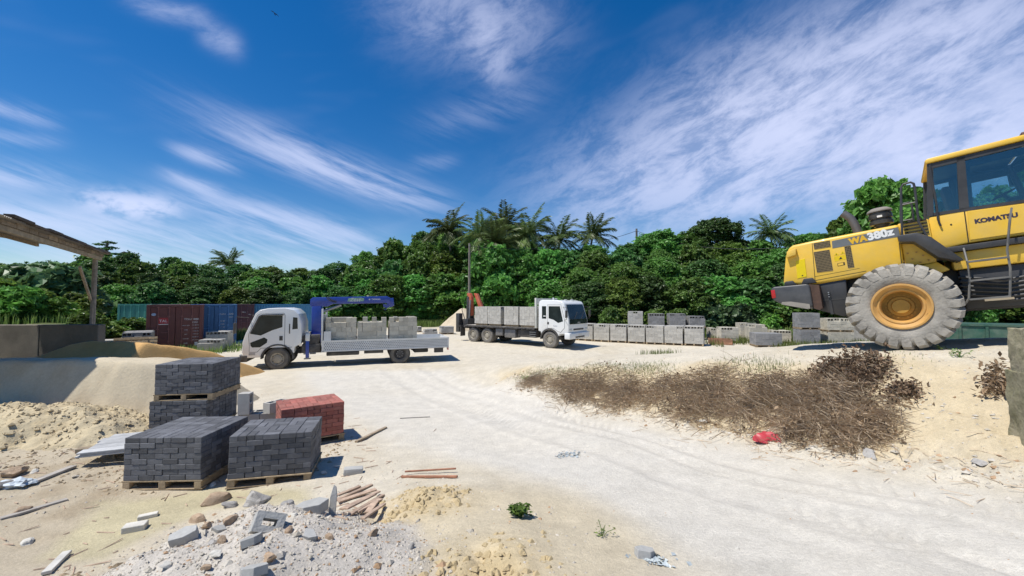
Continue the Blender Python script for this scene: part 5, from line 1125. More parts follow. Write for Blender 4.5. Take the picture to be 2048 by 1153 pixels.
def woods():
    rn = random.Random(5); n = 0
    for row, (off, frac, sp) in enumerate(((1.8,.40,2.7),(6.0,.66,3.3),(11,.86,3.6),(17,1.0,3.9))):
        x = -75
        while x < 85:
            x += sp*rn.uniform(.8, 1.2); e = float(forest_edge(np.array([x]))[0]); y = e+off+rn.uniform(-1.2, 1.2); px = 1024+FPX*x/y
            if px < -230 or px > 2230: continue
            ys = float(np.interp(px, SIL[:, 0], SIL[:, 1])); yt = 606-(606-ys)*frac*rn.uniform(.93, 1.10)
            top = CAM.z+(606-yt)/FPX*y; g = HH(x, y); h = top-g
            if h < 1.6: h = 1.6
            w = rn.uniform(.85, 1.25)*(.55+.06*h)
            if h > 3.2:
                q = rn.random()
                if px < 720: k, kk = (FINE[rn.choice((0, 1, 0, 2))], 'f') if q < .62 else (BROAD[rn.choice((0, 3, 1))], 'b')
                else: k, kk = (BROAD[rn.choice((0, 1, 2, 2, 3))], 'b') if q < .72 else (FINE[rn.choice((0, 1, 2))], 'f')
                if k is FINE[2]: kk = 'l'
                if k is BROAD[3]: kk = 'd'
                plant(k, 'broadleaf_tree', LABS[kk]+ROWL[row], 'tree', x, y, g-.1, min(w, 1.35), h/7.1, 'trees of the wooded hillside')
            else:
                k = rn.choice(SHRUB+BIGSH); plant(k, 'shrub', 'low leafy shrub at the edge of the hillside wood', 'shrub', x, y, g-.05, rn.uniform(1.0, 1.5), h/2.3, 'shrubs along the wood edge')
            n += 1
    # shrub fringe
    x = -60
    while x < 70:
        x += rn.uniform(1.5, 2.6); y = float(forest_edge(np.array([x]))[0])+rn.uniform(-1.2, .6); px = 1024+FPX*x/y
        if px < -200 or px > 2200: continue
        k = rn.choice(SHRUB+SHRUB+BIGSH); plant(k, 'shrub', 'low leafy shrub at the edge of the hillside wood', 'shrub', x, y, HH(x, y)-.05, rn.uniform(.8, 1.3), rn.uniform(.7, 1.25), 'shrubs along the wood edge'); n += 1
    return n
NT = woods()
def mark(kind, name, label, cat, px, pyt, Yd, sw, group=None, base=7.1):
    p = at(px, pyt, Yd); g = HH(p.x, p.y); return plant(kind, name, label, cat, p.x, p.y, g-.1, sw, (p.z-g)/base, group)
mark(DOME, 'dome_tree', 'dense dark round-topped tree rising above the wood', 'tree', 1430, 436, 52, 1.22)
mark(DOME, 'dome_tree', 'low rounded green tree behind the lone palm by the loader', 'tree', 1620, 468, 50, 1.15)
mark(BROAD[0], 'broadleaf_tree', 'rounded tree at the crest next to the far utility pole', 'tree', 1310, 466, 52, 1.3)
mark(BIG, 'large_leaved_tree', 'tall large-leaved tree standing above the loader exhaust', 'tree', 1762, 346, 27, 1.05, None, 8.2)
mark(BIG, 'large_leaved_tree', 'shorter large-leaved tree left of the exhaust pipe', 'tree', 1690, 425, 29, .8, None, 8.2)
mark(BROAD[3], 'broadleaf_tree', 'dark tree peeking out behind the loader cab', 'tree', 1850, 380, 30, 1.0)
mark(BROAD[2], 'broadleaf_tree', 'tree seen through the loader cab glass', 'tree', 1990, 375, 32, 1.0)
for px, yt, Yd, k, lab in ((985,492,45,1,'broad-leaved tree right of the near utility pole, below the palms'),(1040,498,46,2,'bushy tree below the thick coconut palm'),(1092,503,46,0,'bushy tree between the thick palm and the bare-trunked palm'),(1145,500,47,3,'dark tree at the foot of the slender end palm')): mark(BROAD[k], 'broadleaf_tree', lab, 'tree', px, yt, Yd, 1.15)
# palms
def palm(seed, h, fr, up=.5):
    rn = random.Random(seed); g = G(); pts = []; lx, ly_ = rn.uniform(-.6, .6), rn.uniform(-.6, .6)
    for k in range(7): f = k/6; pts.append((lx*f*f, ly_*f*f, -.4+(h+.4)*f))
    g.tube(pts, [.22, .17, .15, .14, .13, .13, .14], 9); tr = g.mesh('trunk', M('palm_bark', (.22,.20,.17), .9, var=.3, scale=6, bump=.4), recalc=False)
    V = []; F = []; Ti = []; top = Vector(pts[-1]); wind = Vector((-.15, .35, 0))
    for k in range(fr):
        a = k*2.39996+rn.uniform(-.2, .2); el = R_(rn.uniform(-15, 78)) if k > 3 else R_(rn.uniform(55, 85)); L = rn.uniform(3.0, 4.3)
        d = (Vector((math.cos(a)*math.cos(el), math.sin(a)*math.cos(el), math.sin(el)))+wind*.35).normalized(); p = top.copy(); sp = [p.copy()]; ns = 12
        for i in range(ns):
            d = (d+Vector((0, 0, -.075-.05*i/ns))+wind*.02).normalized(); p = p+d*L/ns; sp.append(p.copy())
        tone = rn.uniform(.2, .8)
        for i in range(1, ns+1):
            dd = (sp[i]-sp[i-1]).normalized(); side = dd.cross(Vector((0, 0, 1)))
            if side.length < .05: side = Vector((1, 0, 0))
            side.normalize(); upv = side.cross(dd); ll = .85*math.sin(math.pi*(i+1)/(ns+2))**.6+.15
            for sg in (-1, 1):
                for q in (0, .5):
                    o = sp[i-1].lerp(sp[i], q); tip = o+(side*sg*.75+dd*.75+Vector((0, 0, -.35+rn.uniform(-.25, .15))))*ll; m = o.lerp(tip, .5)+upv*.05; wv = dd*.085; b = len(V)
                    V += [tuple(o), tuple(m+wv), tuple(tip), tuple(m-wv)]; F.append((b, b+1, b+2, b+3)); Ti.append(min(1, max(0, tone+rn.uniform(-.2, .2))))
            b = len(V); w = side*.03; V += [tuple(sp[i-1]-w), tuple(sp[i-1]+w), tuple(sp[i]+w*.8), tuple(sp[i]-w*.8)]; F.append((b, b+1, b+2, b+3)); Ti.append(1.)
    fm = np_mesh('fronds', np.array(V), np.array(F), lmp, False, None, np.array(Ti))
    return tr, fm
PALM = [palm(s, 10, n) for s, n in ((1, 34), (2, 30), (3, 36))]
def put_palm(px, py, Yd, k, s, label, group='palms above the wood'):
    p = at(px, py, Yd); g = HH(p.x, p.y); t = tag(new_obj('coconut_palm', None, None, T(p.x, p.y, g-.1, random.uniform(0, 360))@Matrix.Diagonal((s, s, (p.z-g)/10, 1))), label, 'palm', group)
    new_obj('trunk', PALM[k][0], t); f = new_obj('fronds', PALM[k][1], t); f.matrix_local = T(0, 0, 10)@Matrix.Diagonal((1, 1, s/((p.z-g)/10), 1))@T(0, 0, -10)
for i, (px, py, Yd, k, s, lab) in enumerate(((905,458,54,0,1.05,'dense-headed coconut palm, outermost above the dark dome of trees'),(950,470,50,1,.95,'coconut palm standing over the near utility pole'),(1005,455,54,2,1.05,'tall coconut palm between the pole and the thick palm'),(1000,487,47,1,.9,'low coconut palm with hanging fronds below the tall one'),(1060,468,50,0,1.1,'thick coconut palm with long drooping fronds'),(1115,478,52,2,.92,'coconut palm with a bare trunk beside the end palm'),(1175,472,54,1,.95,'slender coconut palm, last of the row towards the far pole'),
        (1545,466,46,2,.72,'lone windswept coconut palm behind the loader hood'),(457,528,62,1,.85,'distant small palm above the containers'))): put_palm(px, py, Yd, k, s, lab)
# wispy conifer-like tree on the left skyline
def wispy():
    rn = np.random.default_rng(77); lob = []
    for k in range(16): z = 3.5+k*.32; a = k*2.4; r = (1.7-.085*k)*rn.uniform(.6, 1); lob.append((r*math.cos(a), r*math.sin(a), z, .55, .16))
    return trunk_mesh(8.6, .22, lob, rn), crown(lob, 1300, .16, rn, lm2)
WIS = wispy(); mark(WIS, 'layered_tree', 'thin layered tree on the skyline beyond the shed roof', 'tree', 213, 478, 60, 1.3, None, 8.8); mark(WIS, 'layered_tree', 'small layered tree on the skyline next to the taller one', 'tree', 246, 500, 62, .9, None, 8.8)
# weeds and shrubs on the earth bank behind the bay wall
rn = random.Random(9)
for i, (px, py, Yd, k, s, sh_) in enumerate(((25,640,16.5,1,.7,.6),(70,640,18,0,.9,.7),(10,610,20,0,1.2,.9),(60,600,23,1,1.3,1.1),(110,640,17.5,0,.6,.5),(130,620,21,1,1.1,1.0),(45,590,26,0,1.4,1.2),(100,590,25,1,1.4,1.2),(150,640,19,0,.8,.6),(-40,620,18,0,1.3,1.0))):
    p = at(px, py, Yd); kd = (SHRUB[0], SHRUB[2])[i % 2] if k == 0 else BIGSH[i % 2]
    plant(kd, 'shrub', 'large-leaved pale shrub on the earth bank under the shed' if k else 'bright green weedy shrub on the earth bank under the shed', 'shrub', p.x, p.y, EARTH(p.x, p.y)-.05, s, sh_, 'shrubs on the earth bank')
p = at(172, 640, 15.6); plant(SHRUB[1], 'shrub', 'dark rounded bush hiding the foot of the shed post', 'shrub', p.x, p.y, EARTH(p.x, p.y)-.05, .52, .50, None)
for i, (px, Yd) in enumerate(((230,26),(262,27),(215,24),(240,30),(285,30),(225,21))):
    p = at(px, 650, Yd); plant(SHRUB[i % 3], 'shrub', 'green scrub growing in front of the turquoise container', 'shrub', p.x, p.y, HH(p.x, p.y)-.05, rn.uniform(.8, 1.1), rn.uniform(.6, .8), 'scrub by the turquoise container')
# ---- grass: many blades, one object per patch
def blades(name, label, pts, hs, mat, rn, w=.018, lean=.35, group=None, kind='stuff'):
    pts = np.asarray(pts); n = len(pts); a = rn.uniform(0, 6.283, n); h = hs*rn.uniform(.5, 1.3, n); d = np.stack([np.cos(a), np.sin(a), np.zeros(n)], 1); s = np.stack([-np.sin(a), np.cos(a), np.zeros(n)], 1)*w*(.6+h[:, None])
    l = rn.uniform(.05, lean, n)[:, None]*h[:, None]; up = np.zeros((n, 3)); up[:, 2] = 1
    m = pts+d*l*.35+up*h[:, None]*.6; t = pts+d*l+up*h[:, None]
    V = np.stack([pts-s, pts+s, m+s*.7, t, m-s*.7], 1).reshape(-1, 3); b = np.arange(n)[:, None]*5
    F = np.concatenate([b+np.array([[0, 1, 2, 4]]), b+np.array([[4, 2, 3, 3]])], 0)
    me = bpy.data.meshes.new(name); me.from_pydata([tuple(v) for v in V], [], [tuple(f[:3]) if f[2] == f[3] else tuple(f) for f in F.tolist()]); me.materials.append(mat)
    q = me.attributes.new('tint', 'FLOAT', 'FACE'); tv = rn.random(n); q.data.foreach_set('value', np.concatenate([tv, tv]).astype(np.float32))
    return tag(new_obj(name, me), label, 'grass', group, kind)
rg = np.random.default_rng(3)
def scatter(x0, x1, y0, y1, n, hf): 
    x = rg.uniform(x0, x1, n); y = rg.uniform(y0, y1, n); k = vnoise(x*.6, y*.6, 91) > .35; x, y = x[k], y[k]; return np.stack([x, y, hf(x, y)], 1)
x = rg.uniform(-45, 50, 26000); y = forest_edge(x)+rg.uniform(-3.6, 1.0, 26000)**1; blades('tall_grass', 'tall green grass along the foot of the wooded hill', np.stack([x, y, H(x, y)-.02], 1), .75, lmg, rg, .022)
P_ = scatter(-34, -15.2, 14.75, 25, 12000, lambda a, b: EARTH_V(a, b)); blades('tall_grass', 'bright grass on the earth bank behind the bay wall', P_, .42, lmg, rg, .018)
p0 = at(1560, 686, 25); P_ = scatter(12.5, 22, 22.5, 29, 5000, lambda a, b: H(a, b)-.02); blades('tall_grass', 'weedy grass growing between the right-hand block stacks', P_, .42, lmg, rg, .018)
P_ = scatter(-26, -19.5, 25, 33, 6000, lambda a, b: H(a, b)-.02); blades('tall_grass', 'rough grass around the back of the containers', P_, .6, lmg, rg, .018)
def along(pxs, n, spread, hgt, lab, w=.006):
    out = []
    for _ in range(n):
        i = rg.integers(0, len(pxs)-1); f = rg.random(); q = (pxs[i][0]*(1-f)+pxs[i+1][0]*f, pxs[i][1]*(1-f)+pxs[i+1][1]*f)
        out.append(q)
    c = {}; P = []
    for a, b in out:
        k = round(a/12); 
        if k not in c: c[k] = on_ground(k*12, b)
        g = c[k]; x_, y_ = g.x+rg.normal()*spread, g.y+rg.normal()*spread*1.3; P.append((x_, y_, HH(x_, y_)-.01) if False else (x_, y_, 0))
    P = np.array(P); P[:, 2] = H(P[:, 0], P[:, 1])-.01; blades('grass_tufts', lab, P, hgt, lmg, rg, w)
along([(1040,752),(1150,744),(1260,739),(1330,740)], 2500, .20, .075, 'thin green grass along the top of the earth bank', .006)
along([(1420,735),(1520,733),(1570,738)], 700, .20, .09, 'green grass tufts above the dry brush', .006)
along([(1285,706),(1320,706),(1345,704)], 160, .12, .16, 'small tuft of grass in the yard behind the bank', .010)
along([(1700,712),(1760,718),(1800,716)], 160, .2, .05, 'sparse grass tufts by the loader wheel', .006)

# ---- utility poles and wires
pole_m = M('pole_wood', (.20,.175,.15), .9, var=.25, scale=4)
def pole(label, px, py, Yd, r=.14):
    p = at(px, py, Yd); g = HH(p.x, p.y); t = thing('utility_pole', label, 'pole', T(p.x, p.y, g-.3)); h = p.z-g+.3
    G().tube([(0,0,0),(0,0,h*.5),(0,0,h)], [r*1.2, r*1.05, r*.85], 10).obj('shaft', pole_m, t); G().tube([(0,-.18,h-.35),(.0,.18,h-.35)], .03, 6).lathe([(.001,0),(.05,0),(.06,.08),(.02,.12),(.001,.12)], 10, axis='z', X=T(0,-.17,h-.33)).obj('insulator', steel, t); return Vector((p.x, p.y, p.z-.3))
A_ = pole('weathered utility pole in front of the coconut palms', 939, 487, 41, .12); B_ = pole('far utility pole poking above the hill crest', 1273, 458, 58, .16)
C3 = at(2330, 330, 17.5); g3 = HH(C3.x, C3.y); t3 = thing('utility_pole', 'utility pole beyond the loader carrying the long wire', 'pole', T(C3.x, C3.y, g3-.3)); G().tube([(0,0,0),(0,0,C3.z-g3+.6)], [.17,.13], 10).obj('shaft', pole_m, t3)
def wire(lab, a, b, sag, r=.022):
    pts = [a.lerp(b, i/24)+Vector((0, 0, -4*sag*(i/24)*(1-i/24))) for i in range(25)]; tag(G().tube(pts, r, 5).obj('power_line', M('wire_black', (.03,.03,.03), .6), smooth=60), lab, 'cable')
wire('thin power line strung between the two utility poles', A_, B_, 1.2, .03); wire('long power line rising from the hill crest past the loader cab', B_, C3, 3.2, .03)
# ------------------------------------------------------------------ rubble, stones, timber, brush
def rock_mesh(seed, mat, sx=1, sy=.8, sz=.6, cuts=11, sub=3, rough=.06):
    rn = random.Random(seed); bm = bmesh.new(); bmesh.ops.create_icosphere(bm, subdivisions=sub, radius=.5)
    pl = []
    for k in range(cuts):
        n = Vector((rn.gauss(0, 1), rn.gauss(0, 1), rn.gauss(0, 1))).normalized(); pl.append((n, rn.uniform(.22, .38)))
    for v in bm.verts:
        for n, d in pl:
            e = v.co.dot(n)-d
            if e > 0: v.co -= n*e*.95
        c = v.co*7; v.co *= 1+rough*(math.sin(c.x*2.1+seed)+math.sin(c.y*2.7+seed*2)+math.sin(c.z*3.3))*.6+rn.uniform(-rough, rough)*.35
        v.co.x *= sx; v.co.y *= sy; v.co.z *= sz
    me = bpy.data.meshes.new('rock'); bm.to_mesh(me); bm.free(); me.materials.append(mat); me.polygons.foreach_set('use_smooth', [True]*len(me.polygons)); me.set_sharp_from_angle(angle=R_(17)); return me
rk_b = M('brown_stone', (.40,.28,.18), .9, var=.3, scale=6, bump=.6, bscale=25, orand=.2, dust=.5, dustc=(.46,.38,.28), dscale=6); rk_g = M('grey_stone', (.38,.36,.33), .9, var=.2, scale=6, bump=.6, bscale=25, orand=.2); rk_w = M('white_stone', (.60,.57,.50), .9, var=.15, scale=6, bump=.5, bscale=25)
cch = M('concrete_chunk', (.40,.395,.37), .9, var=.12, scale=5, bump=.4, bscale=40, orand=.12)
RB = [rock_mesh(s, rk_b, 1, .75, .6) for s in (1, 2, 3)]; RG = [rock_mesh(s, rk_g, 1, .8, .65) for s in (4, 5, 6)]; RW = [rock_mesh(s, rk_w, 1, .7, .4) for s in (7, 8)]
def slab_mesh(seed):
    rn = random.Random(seed); n = rn.choice((5, 6)); pts = [(math.cos(2*math.pi*k/n+rn.uniform(-.3, .3))*rn.uniform(.36, .58), math.sin(2*math.pi*k/n+rn.uniform(-.3, .3))*rn.uniform(.28, .45)) for k in range(n)]
    return G().prism(pts, -.16, .16, 'z').mesh('concrete_chunk', cch, bevel=.012, segs=1, smooth=0)
RC = [slab_mesh(s) for s in (9, 10, 11, 12)]
def rock(px, py, size, ms, name, label, cat, group=None, sink=.25, rx=0, ry=0):
    p = on_ground(px, py); Yd = p.y; s = size/FPX*Yd; m = random.choice(ms)
    return tag(new_obj(name, m, None, T(p.x, p.y, p.z+s*.3*(1-2*sink)*.6, random.uniform(0, 360), rx or random.uniform(-18, 18), ry or random.uniform(-18, 18), s)), label, cat, group)
for (px, py, sz, lab) in ((432,1005,52,'large brown stone at the top of the gravel heap'),(392,1043,38,'brown stone above the grey slab chunk on the heap'),(460,1047,36,'orange-brown stone near the hollow block'),(445,1086,34,'long tan stone below the hollow block'),(577,1068,30,'brown stone right beside the hollow block'),(656,1078,26,'pinkish stone low on the gravel heap'),(746,1070,27,'brown stone near the timber scraps'),(413,1140,24,'brown stone at the bottom of the heap'),(540,1120,34,'reddish stone low in the gravel'),(28,952,44,'tan boulder beside the plank at the dirt edge'),(45,1026,30,'ochre stone on the brown dirt'),(415,1055,26,'pinkish stone beside the grey chunk')):
    rock(px, py, sz, RB, 'rock', lab, 'rock', 'stones on the ground')
for (px, py, sz, lab) in ((513,1006,62,'big rough grey rock crowning the gravel heap'),(458,1014,32,'grey stone behind the big brown one'),(574,1008,42,'grey lump of bonded gravel on the heap'),(822,1097,20,'small grey stone near the yellow pocket'),(664,1047,16,'small grey stone below the timber'),(425,1090,24,'grey stone beside the long tan one'),(559,1116,17,'smooth grey pebble stone in the gravel'),(1740,915,34,'grey stone at the end of the dry brush'),(10,975,36,'grey stone at the edge of the dirt'),(1960,930,26,'grey stone at the foot of the bank by the post')):
    rock(px, py, sz, RG, 'rock', lab, 'rock', 'stones on the ground')
for (px, py, sz, lab) in ((588,1032,20,'white shard beside the big grey rock'),(335,1135,34,'white stone slab low on the heap'),(429,1112,38,'pale flat stone in the gravel'),(55,1088,36,'flat white piece on the brown dirt'),(425,972,22,'white stone by the pallet corner'),(1408,846,26,'white stone at the edge of the track'),(1475,1098,12,'small dark-edged stone on the track'),(1735,905,26,'white stone under the brush end'),(68,945,22,'pale chip beside the long plank'),(150,955,16,'pale chip near the boards'),(648,948,24,'white chip by the pallet shadow')):
    rock(px, py, sz, RW, 'rock', lab, 'rock', 'stones on the ground', .3)
for (px, py, sz, lab) in ((622,1014,62,'large grey concrete chunk next to the upright stake'),(369,1078,52,'flat grey concrete slab chunk on the heap'),(503,1086,44,'grey concrete slab piece below the hollow block'),(617,1075,32,'grey triangular concrete piece on the heap'),(440,1062,26,'small grey concrete piece near the stones'),(506,1148,52,'wide grey concrete piece at the heap bottom'),(1290,1112,50,'broken concrete lump beside the glass scraps')):
    rock(px, py, sz, RC, 'concrete_chunk', lab, 'concrete', 'concrete rubble')
g = G(); Xs = [-.15,-.075,.075,.15]; Ys = [-.10,-.035,.035,.10]
for i in range(3):
    for j in range(3):
        if not (i == 1 and j == 1): g.box(Xs[i], Xs[i+1], Ys[j], Ys[j+1], 0, .19)
cmu1 = g.mesh('hollow_block', cch, smooth=0)
p = on_ground(532, 1058); tag(new_obj('hollow_block', cmu1, None, T(p.x, p.y, p.z+.03, 30, 58, 22, .68)), 'broken hollow concrete block tilted in the gravel heap', 'block')
p = on_ground(706, 948); tag(new_obj('grey_block', G().box(-.13,.13,-.06,.06,0,.10).mesh('grey_block', cch, bevel=.02, segs=2), None, T(p.x, p.y, p.z-.01, 20, 3, 4)), 'worn grey block lying right of the leaning stack', 'block')
p = on_ground(270, 1060); tag(new_obj('white_brick', G().box(-.10,.10,-.06,.06,0,.075).mesh('white_brick', rk_w, bevel=.006, segs=1), None, T(p.x, p.y, p.z-.01, 24)), 'white brick at the edge of the gravel heap', 'brick')
p = on_ground(296, 1036); tag(new_obj('white_brick', G().box(-.09,.09,-.035,.035,0,.05).mesh('white_brick', rk_w, bevel=.006, segs=1), None, T(p.x, p.y, p.z-.008, 32)), 'thin pale brick beyond the white one', 'brick')
# planks
gw = M('grey_plank', (.34,.31,.27), .9, var=.3, scale=8, bump=.3, orand=.2); pw_ = M('pale_plank', (.52,.50,.45), .85, var=.2, scale=8, bump=.2); rwd = M('red_brown_stick', (.36,.17,.10), .85, var=.3, scale=8); sw_ = M('splinter_wood', (.40,.29,.21), .9, var=.35, scale=9, bump=.3, orand=.3)
def plank(p0, p1, w, th, mat, name, label, group=None, lift=0., cat='plank', dz0=0., dz1=0.):
    a = on_ground(*p0)+Vector((0, 0, dz0)); b = on_ground(*p1)+Vector((0, 0, dz1)); m = a.lerp(b, .5); d = b-a; L = d.length; g = HH(m.x, m.y)
    q = d.to_track_quat('X', 'Z').to_matrix().to_4x4(); z = max(m.z, g)
    me = G().box(-L/2, L/2, -w/2, w/2, -th*.25, th*.75).mesh(name, mat, bevel=.003, segs=1, smooth=0)
    return tag(new_obj(name, me, None, Matrix.Translation((m.x, m.y, z+lift))@q), label, cat, group)
plank((66,968),(148,936), .09, .03, gw, 'plank', 'weathered grey plank lying on the brown dirt', lift=.01); plank((0,1040),(135,1000), .07, .025, gw, 'plank', 'half-buried plank near the ochre stone', lift=.0)
plank((92,1152),(134,1110), .07, .03, pw_, 'plank', 'short white-painted plank at the mud edge', lift=.01); plank((712,886),(772,857), .06, .03, wood, 'plank', 'thin wooden batten beyond the red pavers', lift=.01); plank((860,835),(800,838), .04,.02, gw, 'plank', 'short stick on the pale track', lift=.0)
plank((803,957),(915,957), .03, .025, rwd, 'stick', 'reddish bent stick on the pale mound', cat='stick', lift=.015); plank((810,952),(912,946), .022, .02, rwd, 'stick', 'thin reddish stick crossing the bent one', cat='stick', lift=.04)
for i, (a, b) in enumerate((((672,1003),(744,972)),((676,1010),(752,985)),((682,1018),(758,990)),((690,1022),(748,998)),((700,1028),(766,993)),((712,1030),(760,1004)),((725,1040),(768,1016)),((735,1036),(752,1012)),((668,996),(720,975)))):
    plank(a, b, .045+.02*(i % 2), .018, sw_, 'timber_scrap', 'splintered timber scrap fanned out beside the concrete chunk', 'timber scraps by the gravel heap', .01+.012*(i % 4), 'timber')
p = on_ground(664, 1022); tag(G().prism([(-.03,-.05),(.032,-.05),(.028,.17),(.012,.24),(-.012,.26),(-.032,.15)], -.012, .012).obj('timber_stake', pw_, None, T(p.x, p.y, p.z, 8, -6, 4), bevel=.003, segs=1), 'pale wooden stake standing upright by the concrete chunk', 'timber')
# small loose stones: too many to count
def stones(name, label, pts, sz, mat, rn):
    n = len(pts); B = np.array([(1,0,0),(-1,0,0),(0,1,0),(0,-1,0),(0,0,1),(0,0,-1)], float); Fb = np.array([(0,2,4),(2,1,4),(1,3,4),(3,0,4),(2,0,5),(1,2,5),(3,1,5),(0,3,5)])
    V = B[None]*rn.uniform(.55, 1.2, (n, 6, 1))*sz[:, None, None]*np.array((1, .85, .6)); a = rn.uniform(0, 6.28, n); c, s = np.cos(a)[:, None], np.sin(a)[:, None]
    x = V[..., 0]*c-V[..., 1]*s+V[..., 2]*.35; y = V[..., 0]*s+V[..., 1]*c; V = np.stack([x, y, V[..., 2]], -1)+pts[:, None, :]
    F = (np.arange(n)[:, None, None]*6+Fb[None]).reshape(-1, 3)
    t = rn.random(n); cs = np.stack([.40+.2*t, .36+.19*t, .29+.18*t], 1); cs[rn.random(n) < .15] *= np.array((.85, .62, .45)); cs = np.repeat(cs, 6, 0)
    return tag(new_obj(name, np_mesh(name, V.reshape(-1, 3), F, mat, False, cs)), label, 'stones', None, 'stuff')
stm = attr_mat('stone_chips', bump=.3, scales=(20, 60, 200))
rs = np.random.default_rng(12)
def pts_in(x0, x1, y0, y1, n, f):
    x = rs.uniform(x0, x1, n); y = rs.uniform(y0, y1, n); k = f(x, y); x, y = x[k], y[k]; return np.stack([x, y, H(x, y)], 1)
P_ = pts_in(-4.2, .6, 1.6, 5.0, 22000, lambda x, y: (heapmask(x, y)+.15*rs.normal(size=len(x))) < .95); P_[:, 2] += .001
stones('gravel_stones', 'loose grey gravel covering the heap', P_, .006+.018*rs.random(len(P_))**4, stm, rs)
P_ = pts_in(-4.2, .6, 1.6, 5.0, 700, lambda x, y: (heapmask(x, y)+.15*rs.normal(size=len(x))) < 1.0); stones('gravel_stones', 'coarser stones mixed through the gravel heap', P_, .018+.035*rs.random(len(P_))**2, stm, rs)
P_ = pts_in(-9, 9, 2, 12, 16000, lambda x, y: (ptpoly(x, y, ROAD) < -.05) & (vnoise(x*.9, y*.9, 5)+.3*vnoise(x*3, y*3, 6) > .55) & (ptpoly(x, y, MUD) < .05)); stones('loose_stones', 'loose stone chips scattered on the bare ground', P_, .005+.022*rs.random(len(P_))**4, stm, rs)
P_ = pts_in(-3, 6, 2, 14, 3500, lambda x, y: (ptpoly(x, y, ROAD) > 0) & (vnoise(x*1.1, y*1.1, 8) > .55)); stones('loose_stones', 'small stones on the white track', P_, .004+.012*rs.random(len(P_))**3, stm, rs)
def edge_pts(n, spread):
    L = []
    for _ in range(n):
        i = rs.integers(1, len(BANK_BASE)-1); f = rs.random(); a, b = BANK_BASE[i], BANK_BASE[i+1]; L.append((a[0]*(1-f)+b[0]*f+rs.normal()*spread, a[1]*(1-f)+b[1]*f+rs.normal()*spread))
    L = np.array(L); return np.stack([L[:, 0], L[:, 1], H(L[:, 0], L[:, 1])], 1)
P_ = edge_pts(1800, .22); stones('loose_stones', 'crumbled stones along the foot of the earth bank', P_, .008+.045*rs.random(len(P_))**5, stm, rs)
P_ = pts_in(4.2, 8, 4.0, 7.0, 1500, lambda x, y: ptpoly(x, y, ROAD) < 0); stones('loose_stones', 'stones stuck in the bare bank by the old post', P_, .006+.035*rs.random(len(P_))**4, stm, rs)
P_ = pts_in(-8.5, -2.8, 3.0, 7.6, 5000, lambda x, y: (vnoise(x*.8, y*.8, 25)+.4*vnoise(x*3, y*3, 26) > .62) & (ptpoly(x, y, MUD) < .02) & (heapmask(x, y) > 1.0))
cl = stones('dirt_clods', 'brown clods of earth strewn over the dirt', P_, .008+.05*rs.random(len(P_))**4, dm, rs); cl.data.attributes['Col'].data.foreach_set('color', np.tile(np.array((.40,.31,.20,1.), np.float32), len(cl.data.vertices)))
P_ = pts_in(-10.5, -6.4, 6.2, 8.3, 3000, lambda x, y: f_dug(x, y) > .03); P_[:, 2] += f_dug(P_[:, 0], P_[:, 1])
cl = stones('sand_clods', 'clods of damp sand on the dug-over heap', P_, .008+.06*rs.random(len(P_))**4, dm, rs); cl.data.attributes['Col'].data.foreach_set('color', np.tile(np.array((.53,.43,.27,1.), np.float32), len(cl.data.vertices)))
P_ = np.concatenate([pts_in(-.9, .5, 2.2, 3.5, 1600, lambda x, y: np.exp(-(((x+.25)/.4)**2+((y-2.85)/.42)**2)) > rs.random(len(x))), pts_in(-1.6, -.4, 3.9, 4.9, 1000, lambda x, y: np.exp(-(((x+.95)/.4)**2+((y-4.35)/.35)**2)) > rs.random(len(x)))])
cl = stones('earth_clods', 'crumbling clods on the eroded yellow lip of the mound', P_, .008+.055*rs.random(len(P_))**3, dm, rs); cl.data.attributes['Col'].data.foreach_set('color', np.tile(np.array((.52,.41,.235,1.), np.float32), len(cl.data.vertices)))
# fine litter of twigs and chips on the left
def sticks(name, label, pts, L, r, mat, rn, n=3, cat='twigs'):
    g = G(); V = []; F = []
    for p, l in zip(pts, L):
        a = rn.uniform(0, 6.28); d = np.array((math.cos(a), math.sin(a), rn.uniform(-.1, .1)))*l/2; s = np.array((-math.sin(a), math.cos(a), 0))*r; u = np.array((0, 0, r*1.2)); b = len(V)
        for q in (p-d, p+d): V += [q-s, q+s, q+u]
        F += [(b, b+1, b+4, b+3), (b+1, b+2, b+5, b+4), (b+2, b, b+3, b+5)]
    return tag(new_obj(name, np_mesh(name, np.array(V), np.array(F), mat)), label, cat, None, 'stuff')
P_ = pts_in(-8, -1.5, 3.2, 9, 420, lambda x, y: vnoise(x*.9, y*.9, 15) > .4); P_[:, 2] += .004; sticks('wood_litter', 'small wood chips and splinters littering the dirt', P_, rs.uniform(.04, .22, len(P_)), .006, sw_, rs)

